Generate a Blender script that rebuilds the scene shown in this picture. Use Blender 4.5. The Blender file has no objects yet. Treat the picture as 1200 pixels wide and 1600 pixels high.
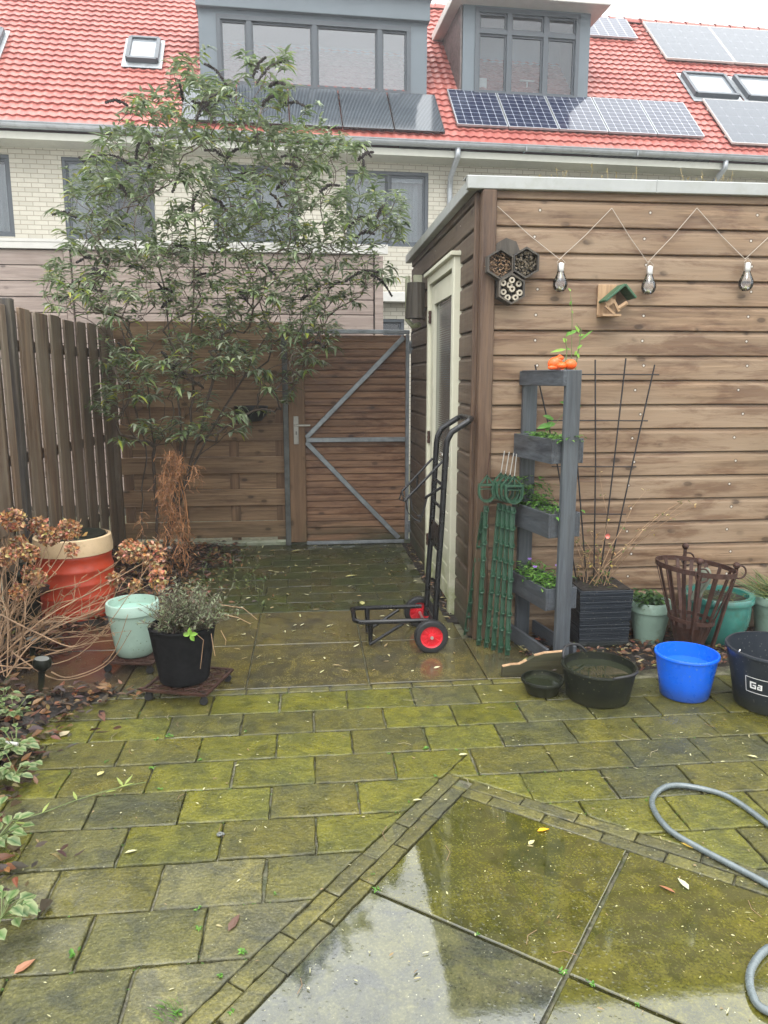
import bpy, bmesh, math, random
from mathutils import Vector, Matrix, Euler, noise
random.seed(7)
R = random.random
def U(a, b): return a + (b - a) * random.random()
sc = bpy.context.scene
col = sc.collection

# ------------------------------------------------------------------ camera
FPX, PITCH, YAW, CAMH = 1170.0, math.radians(10.2), math.radians(5.76), 1.52
cd = bpy.data.cameras.new('camera')
cam = bpy.data.objects.new('camera', cd); col.objects.link(cam)
cd.sensor_fit = 'VERTICAL'; cd.sensor_height = 36.0; cd.lens = FPX / 1600 * 36
cd.clip_start = 0.05; cd.clip_end = 400
cam.location = (0, 0, CAMH)
cam.rotation_euler = Euler((math.radians(90) - PITCH, 0, -YAW), 'XYZ')
sc.camera = cam

# ------------------------------------------------------------------ light
SUN_EL, SUN_AZ = math.radians(52), math.radians(200)
w = bpy.data.worlds.new("World"); sc.world = w; w.use_nodes = True
wn = w.node_tree; wn.nodes.clear()
sky = wn.nodes.new('ShaderNodeTexSky'); sky.sky_type = 'NISHITA'; sky.sun_disc = False
sky.sun_elevation = SUN_EL; sky.sun_rotation = SUN_AZ; sky.dust_density = 6; sky.air_density = 1.5
hs = wn.nodes.new('ShaderNodeHueSaturation'); hs.inputs['Saturation'].default_value = 0.12
tc = wn.nodes.new('ShaderNodeTexCoord'); sp = wn.nodes.new('ShaderNodeSeparateXYZ')
mr = wn.nodes.new('ShaderNodeMapRange')   # an overcast sky is brighter overhead than at the horizon
mr.inputs['From Min'].default_value = 0.0; mr.inputs['From Max'].default_value = 1.0
mr.inputs['To Min'].default_value = 11.0; mr.inputs['To Max'].default_value = 33.0
cn = wn.nodes.new('ShaderNodeTexNoise'); cn.inputs['Scale'].default_value = 2.2; cn.inputs['Detail'].default_value = 4
cm = wn.nodes.new('ShaderNodeMapRange'); cm.inputs['To Min'].default_value = 0.82; cm.inputs['To Max'].default_value = 1.15
mm = wn.nodes.new('ShaderNodeMath'); mm.operation = 'MULTIPLY'
vm = wn.nodes.new('ShaderNodeVectorMath'); vm.operation = 'SCALE'; vm.inputs[0].default_value = (0.97, 0.99, 1.0)
mx = wn.nodes.new('ShaderNodeMix'); mx.data_type = 'RGBA'; mx.inputs['Factor'].default_value = 0.8
bg = wn.nodes.new('ShaderNodeBackground'); bg.inputs['Strength'].default_value = 0.10
wo = wn.nodes.new('ShaderNodeOutputWorld')
L = wn.links.new
L(sky.outputs[0], hs.inputs['Color']); L(tc.outputs['Generated'], sp.inputs[0]); L(sp.outputs['Z'], mr.inputs['Value'])
L(tc.outputs['Generated'], cn.inputs['Vector']); L(cn.outputs['Fac'], cm.inputs['Value'])
L(mr.outputs[0], mm.inputs[0]); L(cm.outputs[0], mm.inputs[1])
L(mm.outputs[0], vm.inputs['Scale']); L(hs.outputs[0], mx.inputs[6]); L(vm.outputs[0], mx.inputs[7])
L(mx.outputs[2], bg.inputs['Color']); L(bg.outputs[0], wo.inputs['Surface'])
sd = bpy.data.lights.new('sun', 'SUN'); sd.energy = 0.9; sd.angle = math.radians(30); sd.color = (1, 0.96, 0.9)
sun = bpy.data.objects.new('sun', sd); col.objects.link(sun)
sdir = Vector((math.sin(SUN_AZ) * math.cos(SUN_EL), math.cos(SUN_AZ) * math.cos(SUN_EL), math.sin(SUN_EL)))
sun.rotation_euler = sdir.to_track_quat('Z', 'Y').to_euler(); sun.location = (0, -3, 8)
sc.view_settings.view_transform = 'Standard'; sc.view_settings.look = 'None'
sc.view_settings.gamma = 1.0; sc.view_settings.exposure = 0.7
try:
    sc.cycles.max_bounces = 8; sc.cycles.transparent_max_bounces = 16; sc.cycles.caustics_reflective = False
    sc.cycles.sample_clamp_indirect = 6
except Exception: pass

# ------------------------------------------------------------------ measuring helpers (photo measurement -> world metres at a known depth)
_fw = Vector((math.sin(YAW) * math.cos(PITCH), math.cos(YAW) * math.cos(PITCH), -math.sin(PITCH)))
_rt = Vector((math.cos(YAW), -math.sin(YAW), 0)); _up = _rt.cross(_fw); _C = Vector((0, 0, CAMH))
def _ray(px, py): return _fw * FPX + _rt * (px - 600) + _up * (800 - py)
def g(px, py, z=0.0):
    d = _ray(px, py); return _C + d * ((z - CAMH) / d.z)
def at(px, py, Y):
    d = _ray(px, py); return _C + d * (Y / d.y)
def atx(px, py, X):
    d = _ray(px, py); return _C + d * (X / d.x)

# ------------------------------------------------------------------ mesh builder
class MB:
    def __init__(s): s.v = []; s.f = []; s.c = []; s.cur = (1, 1, 1, 1)
    def add(s, vs, fs, cs=None):
        n = len(s.v)
        for i, p in enumerate(vs):
            s.v.append((p[0], p[1], p[2])); s.c.append(cs[i] if cs else s.cur)
        for f in fs: s.f.append([n + i for i in f])
        return s
    def box(s, c, size, rot=None, ch=0.0):
        x, y, z = size[0] / 2, size[1] / 2, size[2] / 2
        c = Vector(c); M = rot if rot is not None else Matrix.Identity(3)
        if isinstance(M, (int, float)): M = Matrix.Rotation(M, 3, 'Z')
        if ch <= 0:
            P = [Vector((sx * x, sy * y, sz * z)) for sz in (-1, 1) for sy in (-1, 1) for sx in (-1, 1)]
            F = [(0, 2, 3, 1), (4, 5, 7, 6), (0, 1, 5, 4), (2, 6, 7, 3), (0, 4, 6, 2), (1, 3, 7, 5)]
        else:
            ch = min(ch, x * .9, y * .9, z * .9); P = []; idx = {}
            for sz in (-1, 1):
                for sy in (-1, 1):
                    for sx in (-1, 1):
                        for a in range(3):
                            q = [sx * (x - ch), sy * (y - ch), sz * (z - ch)]; q[a] = (sx * x, sy * y, sz * z)[a]
                            idx[(sx, sy, sz, a)] = len(P); P.append(Vector(q))
            F = []
            for a in range(3):
                b, d = [(1, 2), (2, 0), (0, 1)][a]
                for sg in (-1, 1):
                    q = []
                    for (p1, p2) in ((-1, -1), (1, -1), (1, 1), (-1, 1)):
                        t = [0, 0, 0]; t[a] = sg; t[b] = p1; t[d] = p2; q.append(idx[(t[0], t[1], t[2], a)])
                    F.append(q if sg > 0 else q[::-1])
                for p1 in (-1, 1):
                    for p2 in (-1, 1):
                        t = [0, 0, 0]; t[b] = p1; t[d] = p2
                        def k(sa, ax):
                            t2 = list(t); t2[a] = sa; return idx[(t2[0], t2[1], t2[2], ax)]
                        q = [k(-1, b), k(1, b), k(1, d), k(-1, d)]; F.append(q if p1 * p2 > 0 else q[::-1])
            for sz in (-1, 1):
                for sy in (-1, 1):
                    for sx in (-1, 1):
                        q = [idx[(sx, sy, sz, a)] for a in range(3)]; F.append(q if sx * sy * sz > 0 else q[::-1])
        return s.add([c + M @ p for p in P], F)
    def bar(s, a, b, wd, dp, side=None, ch=0.0):
        """rectangular bar from a to b; wd along 'side', dp across"""
        a, b = Vector(a), Vector(b); d = b - a; Ln = d.length; d.normalize()
        sd_ = Vector(side) if side is not None else (Vector((0, 1, 0)) if abs(d.y) < .9 else Vector((1, 0, 0)))
        sd_ = (sd_ - d * sd_.dot(d)).normalized(); t = d.cross(sd_)
        M = Matrix((sd_, t, d)).transposed()
        return s.box((a + b) / 2, (wd, dp, Ln), M, ch)
    def tube(s, pts, r, n=8, cap=True):
        pts = [Vector(p) for p in pts]; k = len(pts)
        rs = r if isinstance(r, (list, tuple)) else [r] * k
        n0 = len(s.v); prev = None
        for i, p in enumerate(pts):
            d = (pts[min(i + 1, k - 1)] - pts[max(i - 1, 0)])
            if d.length < 1e-9: d = Vector((0, 0, 1))
            d.normalize()
            if prev is None:
                u = d.orthogonal().normalized()
            else:
                u = (prev - d * prev.dot(d))
                u = u.normalized() if u.length > 1e-6 else d.orthogonal().normalized()
            prev = u; v = d.cross(u)
            for j in range(n):
                a = 2 * math.pi * j / n
                q = p + (u * math.cos(a) + v * math.sin(a)) * rs[i]; s.v.append(tuple(q)); s.c.append(s.cur)
        for i in range(k - 1):
            for j in range(n):
                a = n0 + i * n + j; b = n0 + i * n + (j + 1) % n
                s.f.append([a, b, b + n, a + n])
        if cap:
            s.f.append([n0 + j for j in range(n)][::-1]); s.f.append([n0 + (k - 1) * n + j for j in range(n)])
        return s
    def lathe(s, prof, c=(0, 0, 0), n=32, M=None, sq=0):
        """prof: list of (r, z) swept round the z axis at c"""
        c = Vector(c); n0 = len(s.v)
        for (r, z) in prof:
            for j in range(n):
                a = 2 * math.pi * j / n
                p = Vector((r * math.cos(a), r * math.sin(a), z))
                if M is not None: p = M @ p
                s.v.append(tuple(c + p)); s.c.append(s.cur)
        for i in range(len(prof) - 1):
            for j in range(n):
                a = n0 + i * n + j; b = n0 + i * n + (j + 1) % n
                s.f.append([a, b, b + n, a + n])
        return s
    def disc(s, c, r, n=32, M=None):
        c = Vector(c); M = M or Matrix.Identity(3)
        return s.add([c + M @ Vector((r * math.cos(2 * math.pi * j / n), r * math.sin(2 * math.pi * j / n), 0)) for j in range(n)], [list(range(n))])
    def prism(s, poly, h0, h1, M=None, c=(0, 0, 0)):
        """polygon in local xy extruded from h0 to h1 along local z"""
        M = M or Matrix.Identity(3); c = Vector(c); n = len(poly)
        P = [c + M @ Vector((x, y, h)) for h in (h0, h1) for x, y in poly]
        F = [list(range(n))[::-1], list(range(n, 2 * n))] + [[i, (i + 1) % n, n + (i + 1) % n, n + i] for i in range(n)]
        return s.add(P, F)
    def leaf(s, p, d, nrm, ln, wd, c, droop=.3, fold=.18, edge=None, rnd=False):
        p = Vector(p); d = Vector(d).normalized(); nrm = Vector(nrm); sdv = d.cross(nrm)
        if sdv.length < 1e-5: sdv = d.orthogonal()
        sdv.normalize(); nrm = sdv.cross(d)
        e = edge or c
        if rnd: st = [(0, .0), (.3, .85), (.65, .9), (1, .0)]
        else: st = [(0, .08), (.28, .9), (.62, .75), (1, .0)]
        V = []; Cc = []
        for t, wk in st:
            ctr = p + d * ln * t - nrm * droop * ln * t * t
            V += [ctr - sdv * wd * .5 * wk + nrm * wd * fold * wk, ctr, ctr + sdv * wd * .5 * wk + nrm * wd * fold * wk]; Cc += [e, c, e]
        F = []
        for i in range(3):
            a = i * 3
            F += [(a, a + 1, a + 4, a + 3), (a + 1, a + 2, a + 5, a + 4)]
        return s.add(V, F, Cc)
    def build(s, name, mat, parent=None, smooth=False, attr=False):
        off = Vector(parent['_w']) if parent is not None and '_w' in parent.keys() else Vector((0, 0, 0))
        me = bpy.data.meshes.new(name)
        me.from_pydata([(x - off.x, y - off.y, z - off.z) for x, y, z in s.v], [], s.f)
        if smooth is True: me.polygons.foreach_set('use_smooth', [True] * len(me.polygons))
        if attr:
            a = me.attributes.new('col', 'FLOAT_COLOR', 'POINT')
            a.data.foreach_set('color', [k for cc in s.c for k in (cc if len(cc) == 4 else (*cc, 1))])
        me.update(); me.validate()
        if isinstance(smooth, (int, float)) and smooth is not True and smooth:
            me.polygons.foreach_set('use_smooth', [True] * len(me.polygons))
            bm = bmesh.new(); bm.from_mesh(me)
            for e in bm.edges:
                if len(e.link_faces) == 2 and e.calc_face_angle(0) > math.radians(smooth): e.smooth = False
            bm.to_mesh(me); bm.free()
        me.materials.append(mat)
        o = bpy.data.objects.new(name, me); col.objects.link(o)
        if parent is not None: o.parent = parent
        return o
def sub(name, mat, parent, mb, **k):
    """a part (parent = thing) or a sub-part (parent = part mesh)"""
    w0 = parent.get('_w')
    o = mb.build(name, mat, parent, **k); o['_w'] = w0 if w0 is not None else (0, 0, 0)
    return o
def thing(name, label, cat, loc=(0, 0, 0), group=None):
    o = bpy.data.objects.new(name, None); col.objects.link(o); o.empty_display_size = .1
    o.location = loc; o['_w'] = tuple(loc); o['label'] = label; o['category'] = cat
    if group: o['group'] = group
    return o
def tag(o, label, cat, group=None):
    o['label'] = label; o['category'] = cat
    if group: o['group'] = group
    return o
def struct(o, kind='structure'): o['kind'] = kind; return o
def dup(root, loc=None, rot=None, label=None, group=None):
    r = root.copy(); col.objects.link(r)
    if loc is not None: r.location = loc
    if rot is not None: r.rotation_euler = rot
    if label: r['label'] = label
    if group: r['group'] = group
    for ch in [c for c in bpy.data.objects if c.parent == root]:
        c = ch.copy(); col.objects.link(c); c.parent = r
        for gch in [k for k in bpy.data.objects if k.parent == ch]:
            k = gch.copy(); col.objects.link(k); k.parent = c
    return r

# ------------------------------------------------------------------ materials
class NT:
    def __init__(s, name):
        s.m = bpy.data.materials.new(name); s.m.use_nodes = True; s.t = s.m.node_tree; s.t.nodes.clear()
        s.out = s.t.nodes.new('ShaderNodeOutputMaterial'); s.p = s.t.nodes.new('ShaderNodeBsdfPrincipled')
        s.t.links.new(s.p.outputs[0], s.out.inputs[0])
    def n(s, ty, **k):
        nd = s.t.nodes.new('ShaderNode' + ty)
        for a, v in k.items(): setattr(nd, a, v)
        return nd
    def l(s, a, b): s.t.links.new(a, b)
    def set(s, inp, v):
        if hasattr(v, 'is_output') or isinstance(v, bpy.types.NodeSocket): s.l(v, inp)
        else: inp.default_value = v
    def math(s, op, a, b=0.0, c=None, clamp=False):
        nd = s.n('Math', operation=op, use_clamp=clamp); s.set(nd.inputs[0], a); s.set(nd.inputs[1], b)
        if c is not None: s.set(nd.inputs[2], c)
        return nd.outputs[0]
    def mix(s, f, a, b, mode='MIX'):
        nd = s.n('Mix', data_type='RGBA', blend_type=mode); s.set(nd.inputs[0], f)
        s.set(nd.inputs[6], a if not isinstance(a, tuple) else (*a[:3], 1)); s.set(nd.inputs[7], b if not isinstance(b, tuple) else (*b[:3], 1))
        return nd.outputs[2]
    def rng(s, v, a, b, c=0.0, d=1.0, smooth=False):
        nd = s.n('MapRange'); nd.clamp = True
        if smooth: nd.interpolation_type = 'SMOOTHSTEP'
        s.set(nd.inputs[0], v)
        for i, k in enumerate((a, b, c, d)): s.set(nd.inputs[i + 1], k)
        return nd.outputs[0]
    def comb(s, x, y, z):
        nd = s.n('CombineXYZ')
        for i, v in enumerate((x, y, z)): s.set(nd.inputs[i], v)
        return nd.outputs[0]
    def noise(s, vec, scale=5, detail=4, rough=.55, dist=0.0, out='Fac'):
        nd = s.n('TexNoise'); s.l(vec, nd.inputs['Vector']); nd.inputs['Scale'].default_value = scale
        nd.inputs['Detail'].default_value = detail; nd.inputs['Roughness'].default_value = rough; nd.inputs['Distortion'].default_value = dist
        return nd.outputs[out]
    def vor(s, vec, scale=5, feature='F1', out='Distance'):
        nd = s.n('TexVoronoi', feature=feature); s.l(vec, nd.inputs['Vector']); nd.inputs['Scale'].default_value = scale
        return nd.outputs[out]
    def vor2(s, vec, scale=1.0):
        nd = s.n('TexVoronoi', feature='F1', voronoi_dimensions='2D'); s.l(vec, nd.inputs['Vector']); nd.inputs['Scale'].default_value = scale
        return nd.outputs['Distance']
    def co(s, kind='Object'): return s.n('TexCoord').outputs[kind]
    def sep(s, v):
        nd = s.n('SeparateXYZ'); s.l(v, nd.inputs[0]); return nd.outputs
    def bump(s, h, dist=.002, strength=.6, chain=None):
        nd = s.n('Bump'); s.l(h, nd.inputs['Height']); nd.inputs['Distance'].default_value = dist; nd.inputs['Strength'].default_value = strength
        if chain is not None: s.l(chain, nd.inputs['Normal'])
        return nd.outputs[0]
    def fin(s, color=None, rough=None, metal=None, spec=None, normal=None, coat=None, coatr=None, ior=None, trans=None):
        P = s.p.inputs
        if color is not None: s.set(P['Base Color'], (*color[:3], 1) if isinstance(color, tuple) else color)
        if rough is not None: s.set(P['Roughness'], rough)
        if metal is not None: s.set(P['Metallic'], metal)
        if spec is not None: s.set(P['Specular IOR Level'], spec)
        if normal is not None: s.l(normal, P['Normal'])
        if coat is not None: s.set(P['Coat Weight'], coat)
        if coatr is not None: s.set(P['Coat Roughness'], coatr)
        if ior is not None: s.set(P['IOR'], ior)
        if trans is not None: s.set(P['Transmission Weight'], trans)
        return s.m

def wood(name, light, dark, axis='X', pitch=None, z0=0.0, across='Z', wet=.5, knots=True, rough=.62, algae=0.0, alg_z=(.0, .5), grey=None, seed=0.0, grain=1.0, nails=0.0):
    """weathered timber; axis = run of the grain, pitch/z0 = board raster so that each board differs"""
    m = NT(name); o = m.co(); S = m.sep(o); ax = {'X': S[0], 'Y': S[1], 'Z': S[2]}
    al = ax[axis]; ac = ax[across]; th = ax[[k for k in 'XYZ' if k not in (axis, across)][0]]
    if pitch:
        bi = m.math('FLOOR', m.math('DIVIDE', m.math('SUBTRACT', ac, z0), pitch))
        wn_ = m.n('TexWhiteNoise', noise_dimensions='1D'); m.l(m.math('ADD', bi, seed), wn_.inputs['W']); rb = wn_.outputs['Value']
    else:
        oi = m.n('ObjectInfo'); rb = oi.outputs['Random']
    al2 = m.math('ADD', al, m.math('MULTIPLY', rb, 37.0 + seed))
    V = lambda a, b, c=6.0: m.comb(m.math('MULTIPLY', al2, a), m.math('MULTIPLY', ac, b), m.math('MULTIPLY', th, c))
    g1 = m.noise(V(1.1, 26, 26), 1, 6, .6, .9)
    g2 = m.noise(V(5, 150, 90), 1, 3, .6, .2)
    g3 = m.noise(V(1.3, 3.5, 3), 1, 3, .5)
    c = m.mix(m.rng(g1, .34, .64), dark, light)
    c = m.mix(m.rng(g2, .5, .75, 0, .5), c, tuple(k * .4 for k in dark))
    g4 = m.noise(V(2.2, 60, 40), 1, 4, .6, .6); c = m.mix(m.rng(g4, .55, .7, 0, .45), c, tuple(k * .5 for k in dark))
    c = m.mix(m.math('MULTIPLY', m.rng(rb, 0, 1, 0, .8), m.rng(g3, .3, .7, .5, 1)), c, tuple(k * .68 for k in light), 'MIX')
    if grey: c = m.mix(m.rng(g3, .38, .62, 0, .8), c, grey)
    h = m.math('ADD', m.math('MULTIPLY', g1, 1.0), m.math('MULTIPLY', g2, .6))
    if knots:
        kn = m.vor2(V(3.2, 6.2, 0), 1); kf = m.rng(kn, .06, .11, 1, 0, True)
        sel = m.rng(m.noise(V(3, 3, 0), 1, 1), .5, .56)
        kf = m.math('MULTIPLY', kf, sel); c = m.mix(m.math('MULTIPLY', kf, .75), c, tuple(k * .3 for k in dark))
        kr = m.math('MULTIPLY', m.rng(kn, .1, .2, .25, 0, True), sel); c = m.mix(kr, c, tuple(k * .7 for k in dark))
    wf = m.rng(m.noise(V(1.9, 11, 3), 1, 6, .72, .4), .48, .6, 0, wet)
    c = m.mix(wf, c, m.mix(1.0, c, (.55, .45, .40), 'MULTIPLY'))
    if nails:
        fx = m.math('MULTIPLY', m.math('SUBTRACT', m.math('FRACT', m.math('DIVIDE', al, nails)), .5), nails)
        fz = m.math('MULTIPLY', m.math('SUBTRACT', m.math('FRACT', m.math('DIVIDE', m.math('SUBTRACT', ac, z0), pitch)), .62), pitch)
        fx = m.math('ADD', fx, m.math('MULTIPLY', m.math('SUBTRACT', rb, .5), .05))
        dd = m.math('SQRT', m.math('ADD', m.math('MULTIPLY', fx, fx), m.math('MULTIPLY', fz, fz)))
        c = m.mix(m.rng(dd, .0045, .006, 1, 0), c, (.5, .48, .44)); c = m.mix(m.rng(m.math('ABSOLUTE', m.math('SUBTRACT', dd, .009)), .001, .004, .5, 0), c, (.03, .02, .015))
    rg = m.math('SUBTRACT', rough, m.math('MULTIPLY', wf, .22))
    if algae > 0:
        z = m.rng(S[2], alg_z[0], alg_z[1], 1, 0)
        af = m.math('MULTIPLY', m.math('MULTIPLY', z, algae), m.rng(m.noise(V(1.6, 9), 1, 4), .3, .65))
        c = m.mix(af, c, (.028, .042, .018))
    nb = m.bump(h, .0025 * grain, .7)
    return m.fin(c, rg, normal=nb, spec=.4)

def plain(name, color, rough=.5, metal=0.0, var=.15, nscale=8, bump=0.0, bscale=60, spec=.5, dirt=None, coat=None, grit=None):
    m = NT(name); o = m.co()
    nz = m.noise(o, nscale, 5, .6); c = m.mix(m.rng(nz, .3, .7), tuple(k * (1 - var) for k in color), tuple(min(1, k * (1 + var)) for k in color))
    if dirt:
        c = m.mix(m.rng(m.noise(o, nscale * 1.7, 6, .7), .5, .68, 0, dirt[1]), c, dirt[0])
    if grit:
        z_ = m.rng(m.sep(o)[2], .0, .2, .62, .5); c = m.mix(m.math('MULTIPLY', m.rng(m.vor(o, 45), .12, .2, .8, 0), m.rng(m.noise(o, 11, 4), m.math('SUBTRACT', z_, .1), z_)), c, grit)
        c = m.mix(m.rng(m.sep(o)[2], .0, .07, .55, 0), c, (.05, .05, .022))
    rg = m.rng(m.noise(o, nscale * 2.3, 3), .3, .7, max(.02, rough * .8), min(1, rough * 1.2))
    nb = m.bump(m.noise(o, bscale, 4), .001 * bump, .5) if bump else None
    return m.fin(c, rg, metal, spec, nb, coat)

def leafmat(name, rough=.45, trans=.25):
    m = NT(name); a = m.n('Attribute', attribute_name='col'); o = m.co()
    c = m.mix(m.rng(m.noise(o, 45, 3), .3, .7, 0, .35), a.outputs['Color'], m.mix(1.0, a.outputs['Color'], (.55, .6, .5), 'MULTIPLY'))
    m.fin(c, rough, spec=.45)
    tr = m.n('BsdfTranslucent'); m.l(c, tr.inputs['Color']); ms = m.n('MixShader'); ms.inputs[0].default_value = trans
    m.l(m.p.outputs[0], ms.inputs[1]); m.l(tr.outputs[0], ms.inputs[2]); m.l(ms.outputs[0], m.out.inputs[0])
    return m.m
def glassmat(name, refl=.3, tint=(.8, .85, .87), rough=.02):
    m = NT(name); gl = m.n('BsdfGlossy'); gl.inputs['Roughness'].default_value = rough; gl.inputs['Color'].default_value = (.95, .97, 1, 1)
    tp = m.n('BsdfTransparent'); tp.inputs['Color'].default_value = (*tint, 1)
    lw = m.n('LayerWeight'); lw.inputs['Blend'].default_value = .35
    f = m.rng(lw.outputs['Fresnel'], 0, 1, refl, 1.0); ms = m.n('MixShader'); m.l(f, ms.inputs[0])
    wv = m.noise(m.co(), .9, 1); nb = m.bump(wv, .01, .15); m.l(nb, gl.inputs['Normal'])
    m.l(tp.outputs[0], ms.inputs[1]); m.l(gl.outputs[0], ms.inputs[2]); m.l(ms.outputs[0], m.out.inputs[0])
    return m.m

def stone(name, wetf=.5, slab=False, far=False):
    """wet concrete paving under algae; the base colour of each stone comes with the mesh"""
    m = NT(name); a = m.n('Attribute', attribute_name='col'); o = m.co(); c = a.outputs['Color']
    n1 = m.noise(o, 3.2, 6, .65); n2 = m.noise(o, 17, 6, .7); n3 = m.noise(o, 120, 4, .65)
    n4 = m.noise(o, 7, 6, .7, 1.0)
    c = m.mix(m.rng(n1, .35, .65, 0, .7), c, m.mix(1.0, c, (1.5, 1.35, .7), 'MULTIPLY'))
    c = m.mix(m.rng(n4, .44, .6, 0, .85), c, m.mix(1.0, c, (.52, .56, .9), 'MULTIPLY'))
    c = m.mix(m.rng(n2, .45, .7, 0, .7), c, m.mix(1.0, c, (.42, .46, .42), 'MULTIPLY'))
    c = m.mix(m.rng(n3, .52, .68, 0, .6), c, m.mix(1.0, c, (2.2, 2.1, 2.0), 'MULTIPLY'))
    c = m.mix(m.rng(n3, .3, .46, .6, 0), c, m.mix(1.0, c, (.35, .35, .35), 'MULTIPLY'))
    # bits of grit and seed, each a few millimetres
    sp_ = m.vor(o, 60); c = m.mix(m.math('MULTIPLY', m.rng(sp_, .07, .12, 1, 0), m.rng(m.noise(o, 9, 2), .46, .56)), c, (.33, .32, .2))
    if slab:
        wet = m.rng(m.noise(o, 1.3, 4, .6), .30, .44)
        film = m.noise(o, 26, 3, .6)
        rg = m.rng(wet, 0, 1, .42, .17) if far else m.rng(wet, 0, 1, .22, .04)
        drops = m.rng(m.vor(o, 55), .1, .25, 1, 0)
        h = m.math('ADD', m.math('MULTIPLY', n3, m.rng(wet, 0, 1, .5, .0)), m.math('MULTIPLY', m.math('MULTIPLY', drops, m.rng(m.noise(o, 2.2, 3), .46, .58)), 1.6))
        nb = m.bump(h, .0016, .45, m.bump(film, .004, .05))
        return m.fin(c, rg, spec=.5, normal=nb, coat=.2, coatr=.2) if far else m.fin(c, rg, spec=.7, normal=nb, coat=.75, coatr=.04)
    wet = m.rng(n1, .42, .62)
    rg = m.math('SUBTRACT', m.rng(wet, 0, 1, .5, .27), m.math('MULTIPLY', m.rng(n2, .4, .6), .06))
    lump = m.noise(o, 48, 5, .6)
    nb = m.bump(m.math('ADD', m.math('MULTIPLY', n3, .8), m.math('MULTIPLY', lump, 2.2)), .005, .75)
    return m.fin(c, rg, spec=.4, normal=nb, coat=m.rng(wet, .3, 1, .05, .6), coatr=.12)

M = {}
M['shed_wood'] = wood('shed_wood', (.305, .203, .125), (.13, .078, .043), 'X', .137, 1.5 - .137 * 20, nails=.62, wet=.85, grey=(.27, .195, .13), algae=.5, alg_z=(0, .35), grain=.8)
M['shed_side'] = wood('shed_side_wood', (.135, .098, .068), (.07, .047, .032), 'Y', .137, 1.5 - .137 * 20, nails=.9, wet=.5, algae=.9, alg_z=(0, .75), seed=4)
M['post_wood'] = wood('post_wood', (.17, .105, .065), (.045, .027, .02), 'Z', across='X', wet=.6, knots=False, algae=.8, alg_z=(0, .8), grain=2.2)
M['fence_v'] = wood('fence_wood', (.27, .185, .12), (.10, .066, .044), 'Z', pitch=.105, across='Y', wet=.6, knots=False, grey=(.21, .175, .13), algae=.35, alg_z=(0, .7), grain=1.5)
M['fence_h'] = wood('board_fence_wood', (.41, .265, .15), (.18, .11, .06), 'X', .15, 0, wet=.5, algae=.7, alg_z=(0, .3), seed=9)
M['gate_wood'] = wood('gate_wood', (.38, .215, .125), (.145, .074, .043), 'X', .062, .03, wet=1.0, algae=.95, alg_z=(.02, .3), seed=2)
M['stile_wood'] = wood('stile_wood', (.30, .18, .10), (.14, .08, .045), 'Z', across='X', wet=.3, algae=.7, alg_z=(0, .35))
M['neigh_wood'] = wood('neighbour_wood', (.37, .30, .26), (.22, .17, .15), 'X', .16, 2.835 - .16 * 20, wet=.2, seed=6)
M['rack_wood'] = wood('grey_painted_wood', (.10, .113, .125), (.042, .048, .056), 'Z', across='X', wet=.35, knots=False, rough=.5)
M['rack_woodh'] = wood('grey_painted_board', (.093, .105, .118), (.037, .043, .052), 'Y', across='Z', wet=.45, knots=False, rough=.5)
M['pine'] = wood('pine_wood', (.5, .33, .19), (.33, .2, .11), 'Z', across='X', wet=.2)
M['hotel_wood'] = wood('dark_weathered_wood', (.10, .085, .065), (.035, .032, .03), 'Z', across='X', wet=.5, knots=False, algae=0)
M['plank'] = wood('mossy_plank', (.075, .07, .035), (.03, .033, .018), 'X', across='Z', wet=.5, knots=False)
M['stone'] = stone('paver_stone'); M['slab'] = stone('slab_stone', slab=True); M['slab_far'] = stone('far_slab_stone', slab=True, far=True)
M['leaf'] = leafmat('leaf', .45, .33); M['deadleaf'] = leafmat('dead_leaf', .55, .1)
M['cream'] = plain('cream_paint', (.62, .61, .50), .42, var=.05, nscale=3, dirt=((.30, .33, .16), .5))
_m = NT('cream_paint_mossy'); _o = _m.co(); _S = _m.sep(_o); _z = _m.rng(_S[2], 0, .5, 1, 0); _c = _m.mix(_m.math('MULTIPLY', _z, _m.rng(_m.noise(_o, 9, 5, .7), .35, .65, .2, 1)), (.60, .59, .47), (.17, .21, .05)); _c = _m.mix(_m.rng(_m.noise(_o, 5, 5, .7), .5, .7, 0, .3), _c, (.4, .4, .28)); M['cream'] = _m.fin(_c, .45)
M['anth'] = plain('anthracite_frame', (.055, .066, .078), .38, var=.06)
M['anth_l'] = plain('grey_cladding', (.105, .13, .15), .42, var=.06, nscale=2)
M['white'] = plain('white_trim', (.50, .49, .46), .5, var=.06)
M['zinc'] = plain('zinc', (.36, .38, .40), .45, .5, var=.1, nscale=4, dirt=((.2, .21, .2), .5))
M['alu_trim'] = plain('roof_edge_metal', (.34, .35, .34), .5, .2, var=.07, nscale=5, dirt=((.28, .29, .25), .6))
M['galv'] = plain('galvanised_steel', (.235, .255, .27), .42, .55, var=.25, nscale=14, bump=.4)
M['dark_galv'] = plain('dull_dark_steel', (.10, .105, .10), .5, .4, var=.3, nscale=14)
M['galv_l'] = plain('brushed_lock_plate', (.33, .32, .29), .45, .5, var=.2)
M['steel'] = plain('steel', (.55, .54, .51), .32, .9, var=.08)
M['black_paint'] = plain('black_enamel', (.008, .008, .009), .3, var=.2, spec=.45)
M['black_rubber'] = plain('black_rubber', (.014, .014, .015), .5, var=.25, nscale=20, bump=.4)
M['black_tub'] = plain('black_tub_plastic', (.010, .012, .008), .42, var=.25, nscale=6, dirt=((.035, .036, .015), .35), spec=.22, grit=(.11, .11, .06))
M['red'] = plain('red_plastic', (.62, .018, .03), .35, var=.06)
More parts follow.
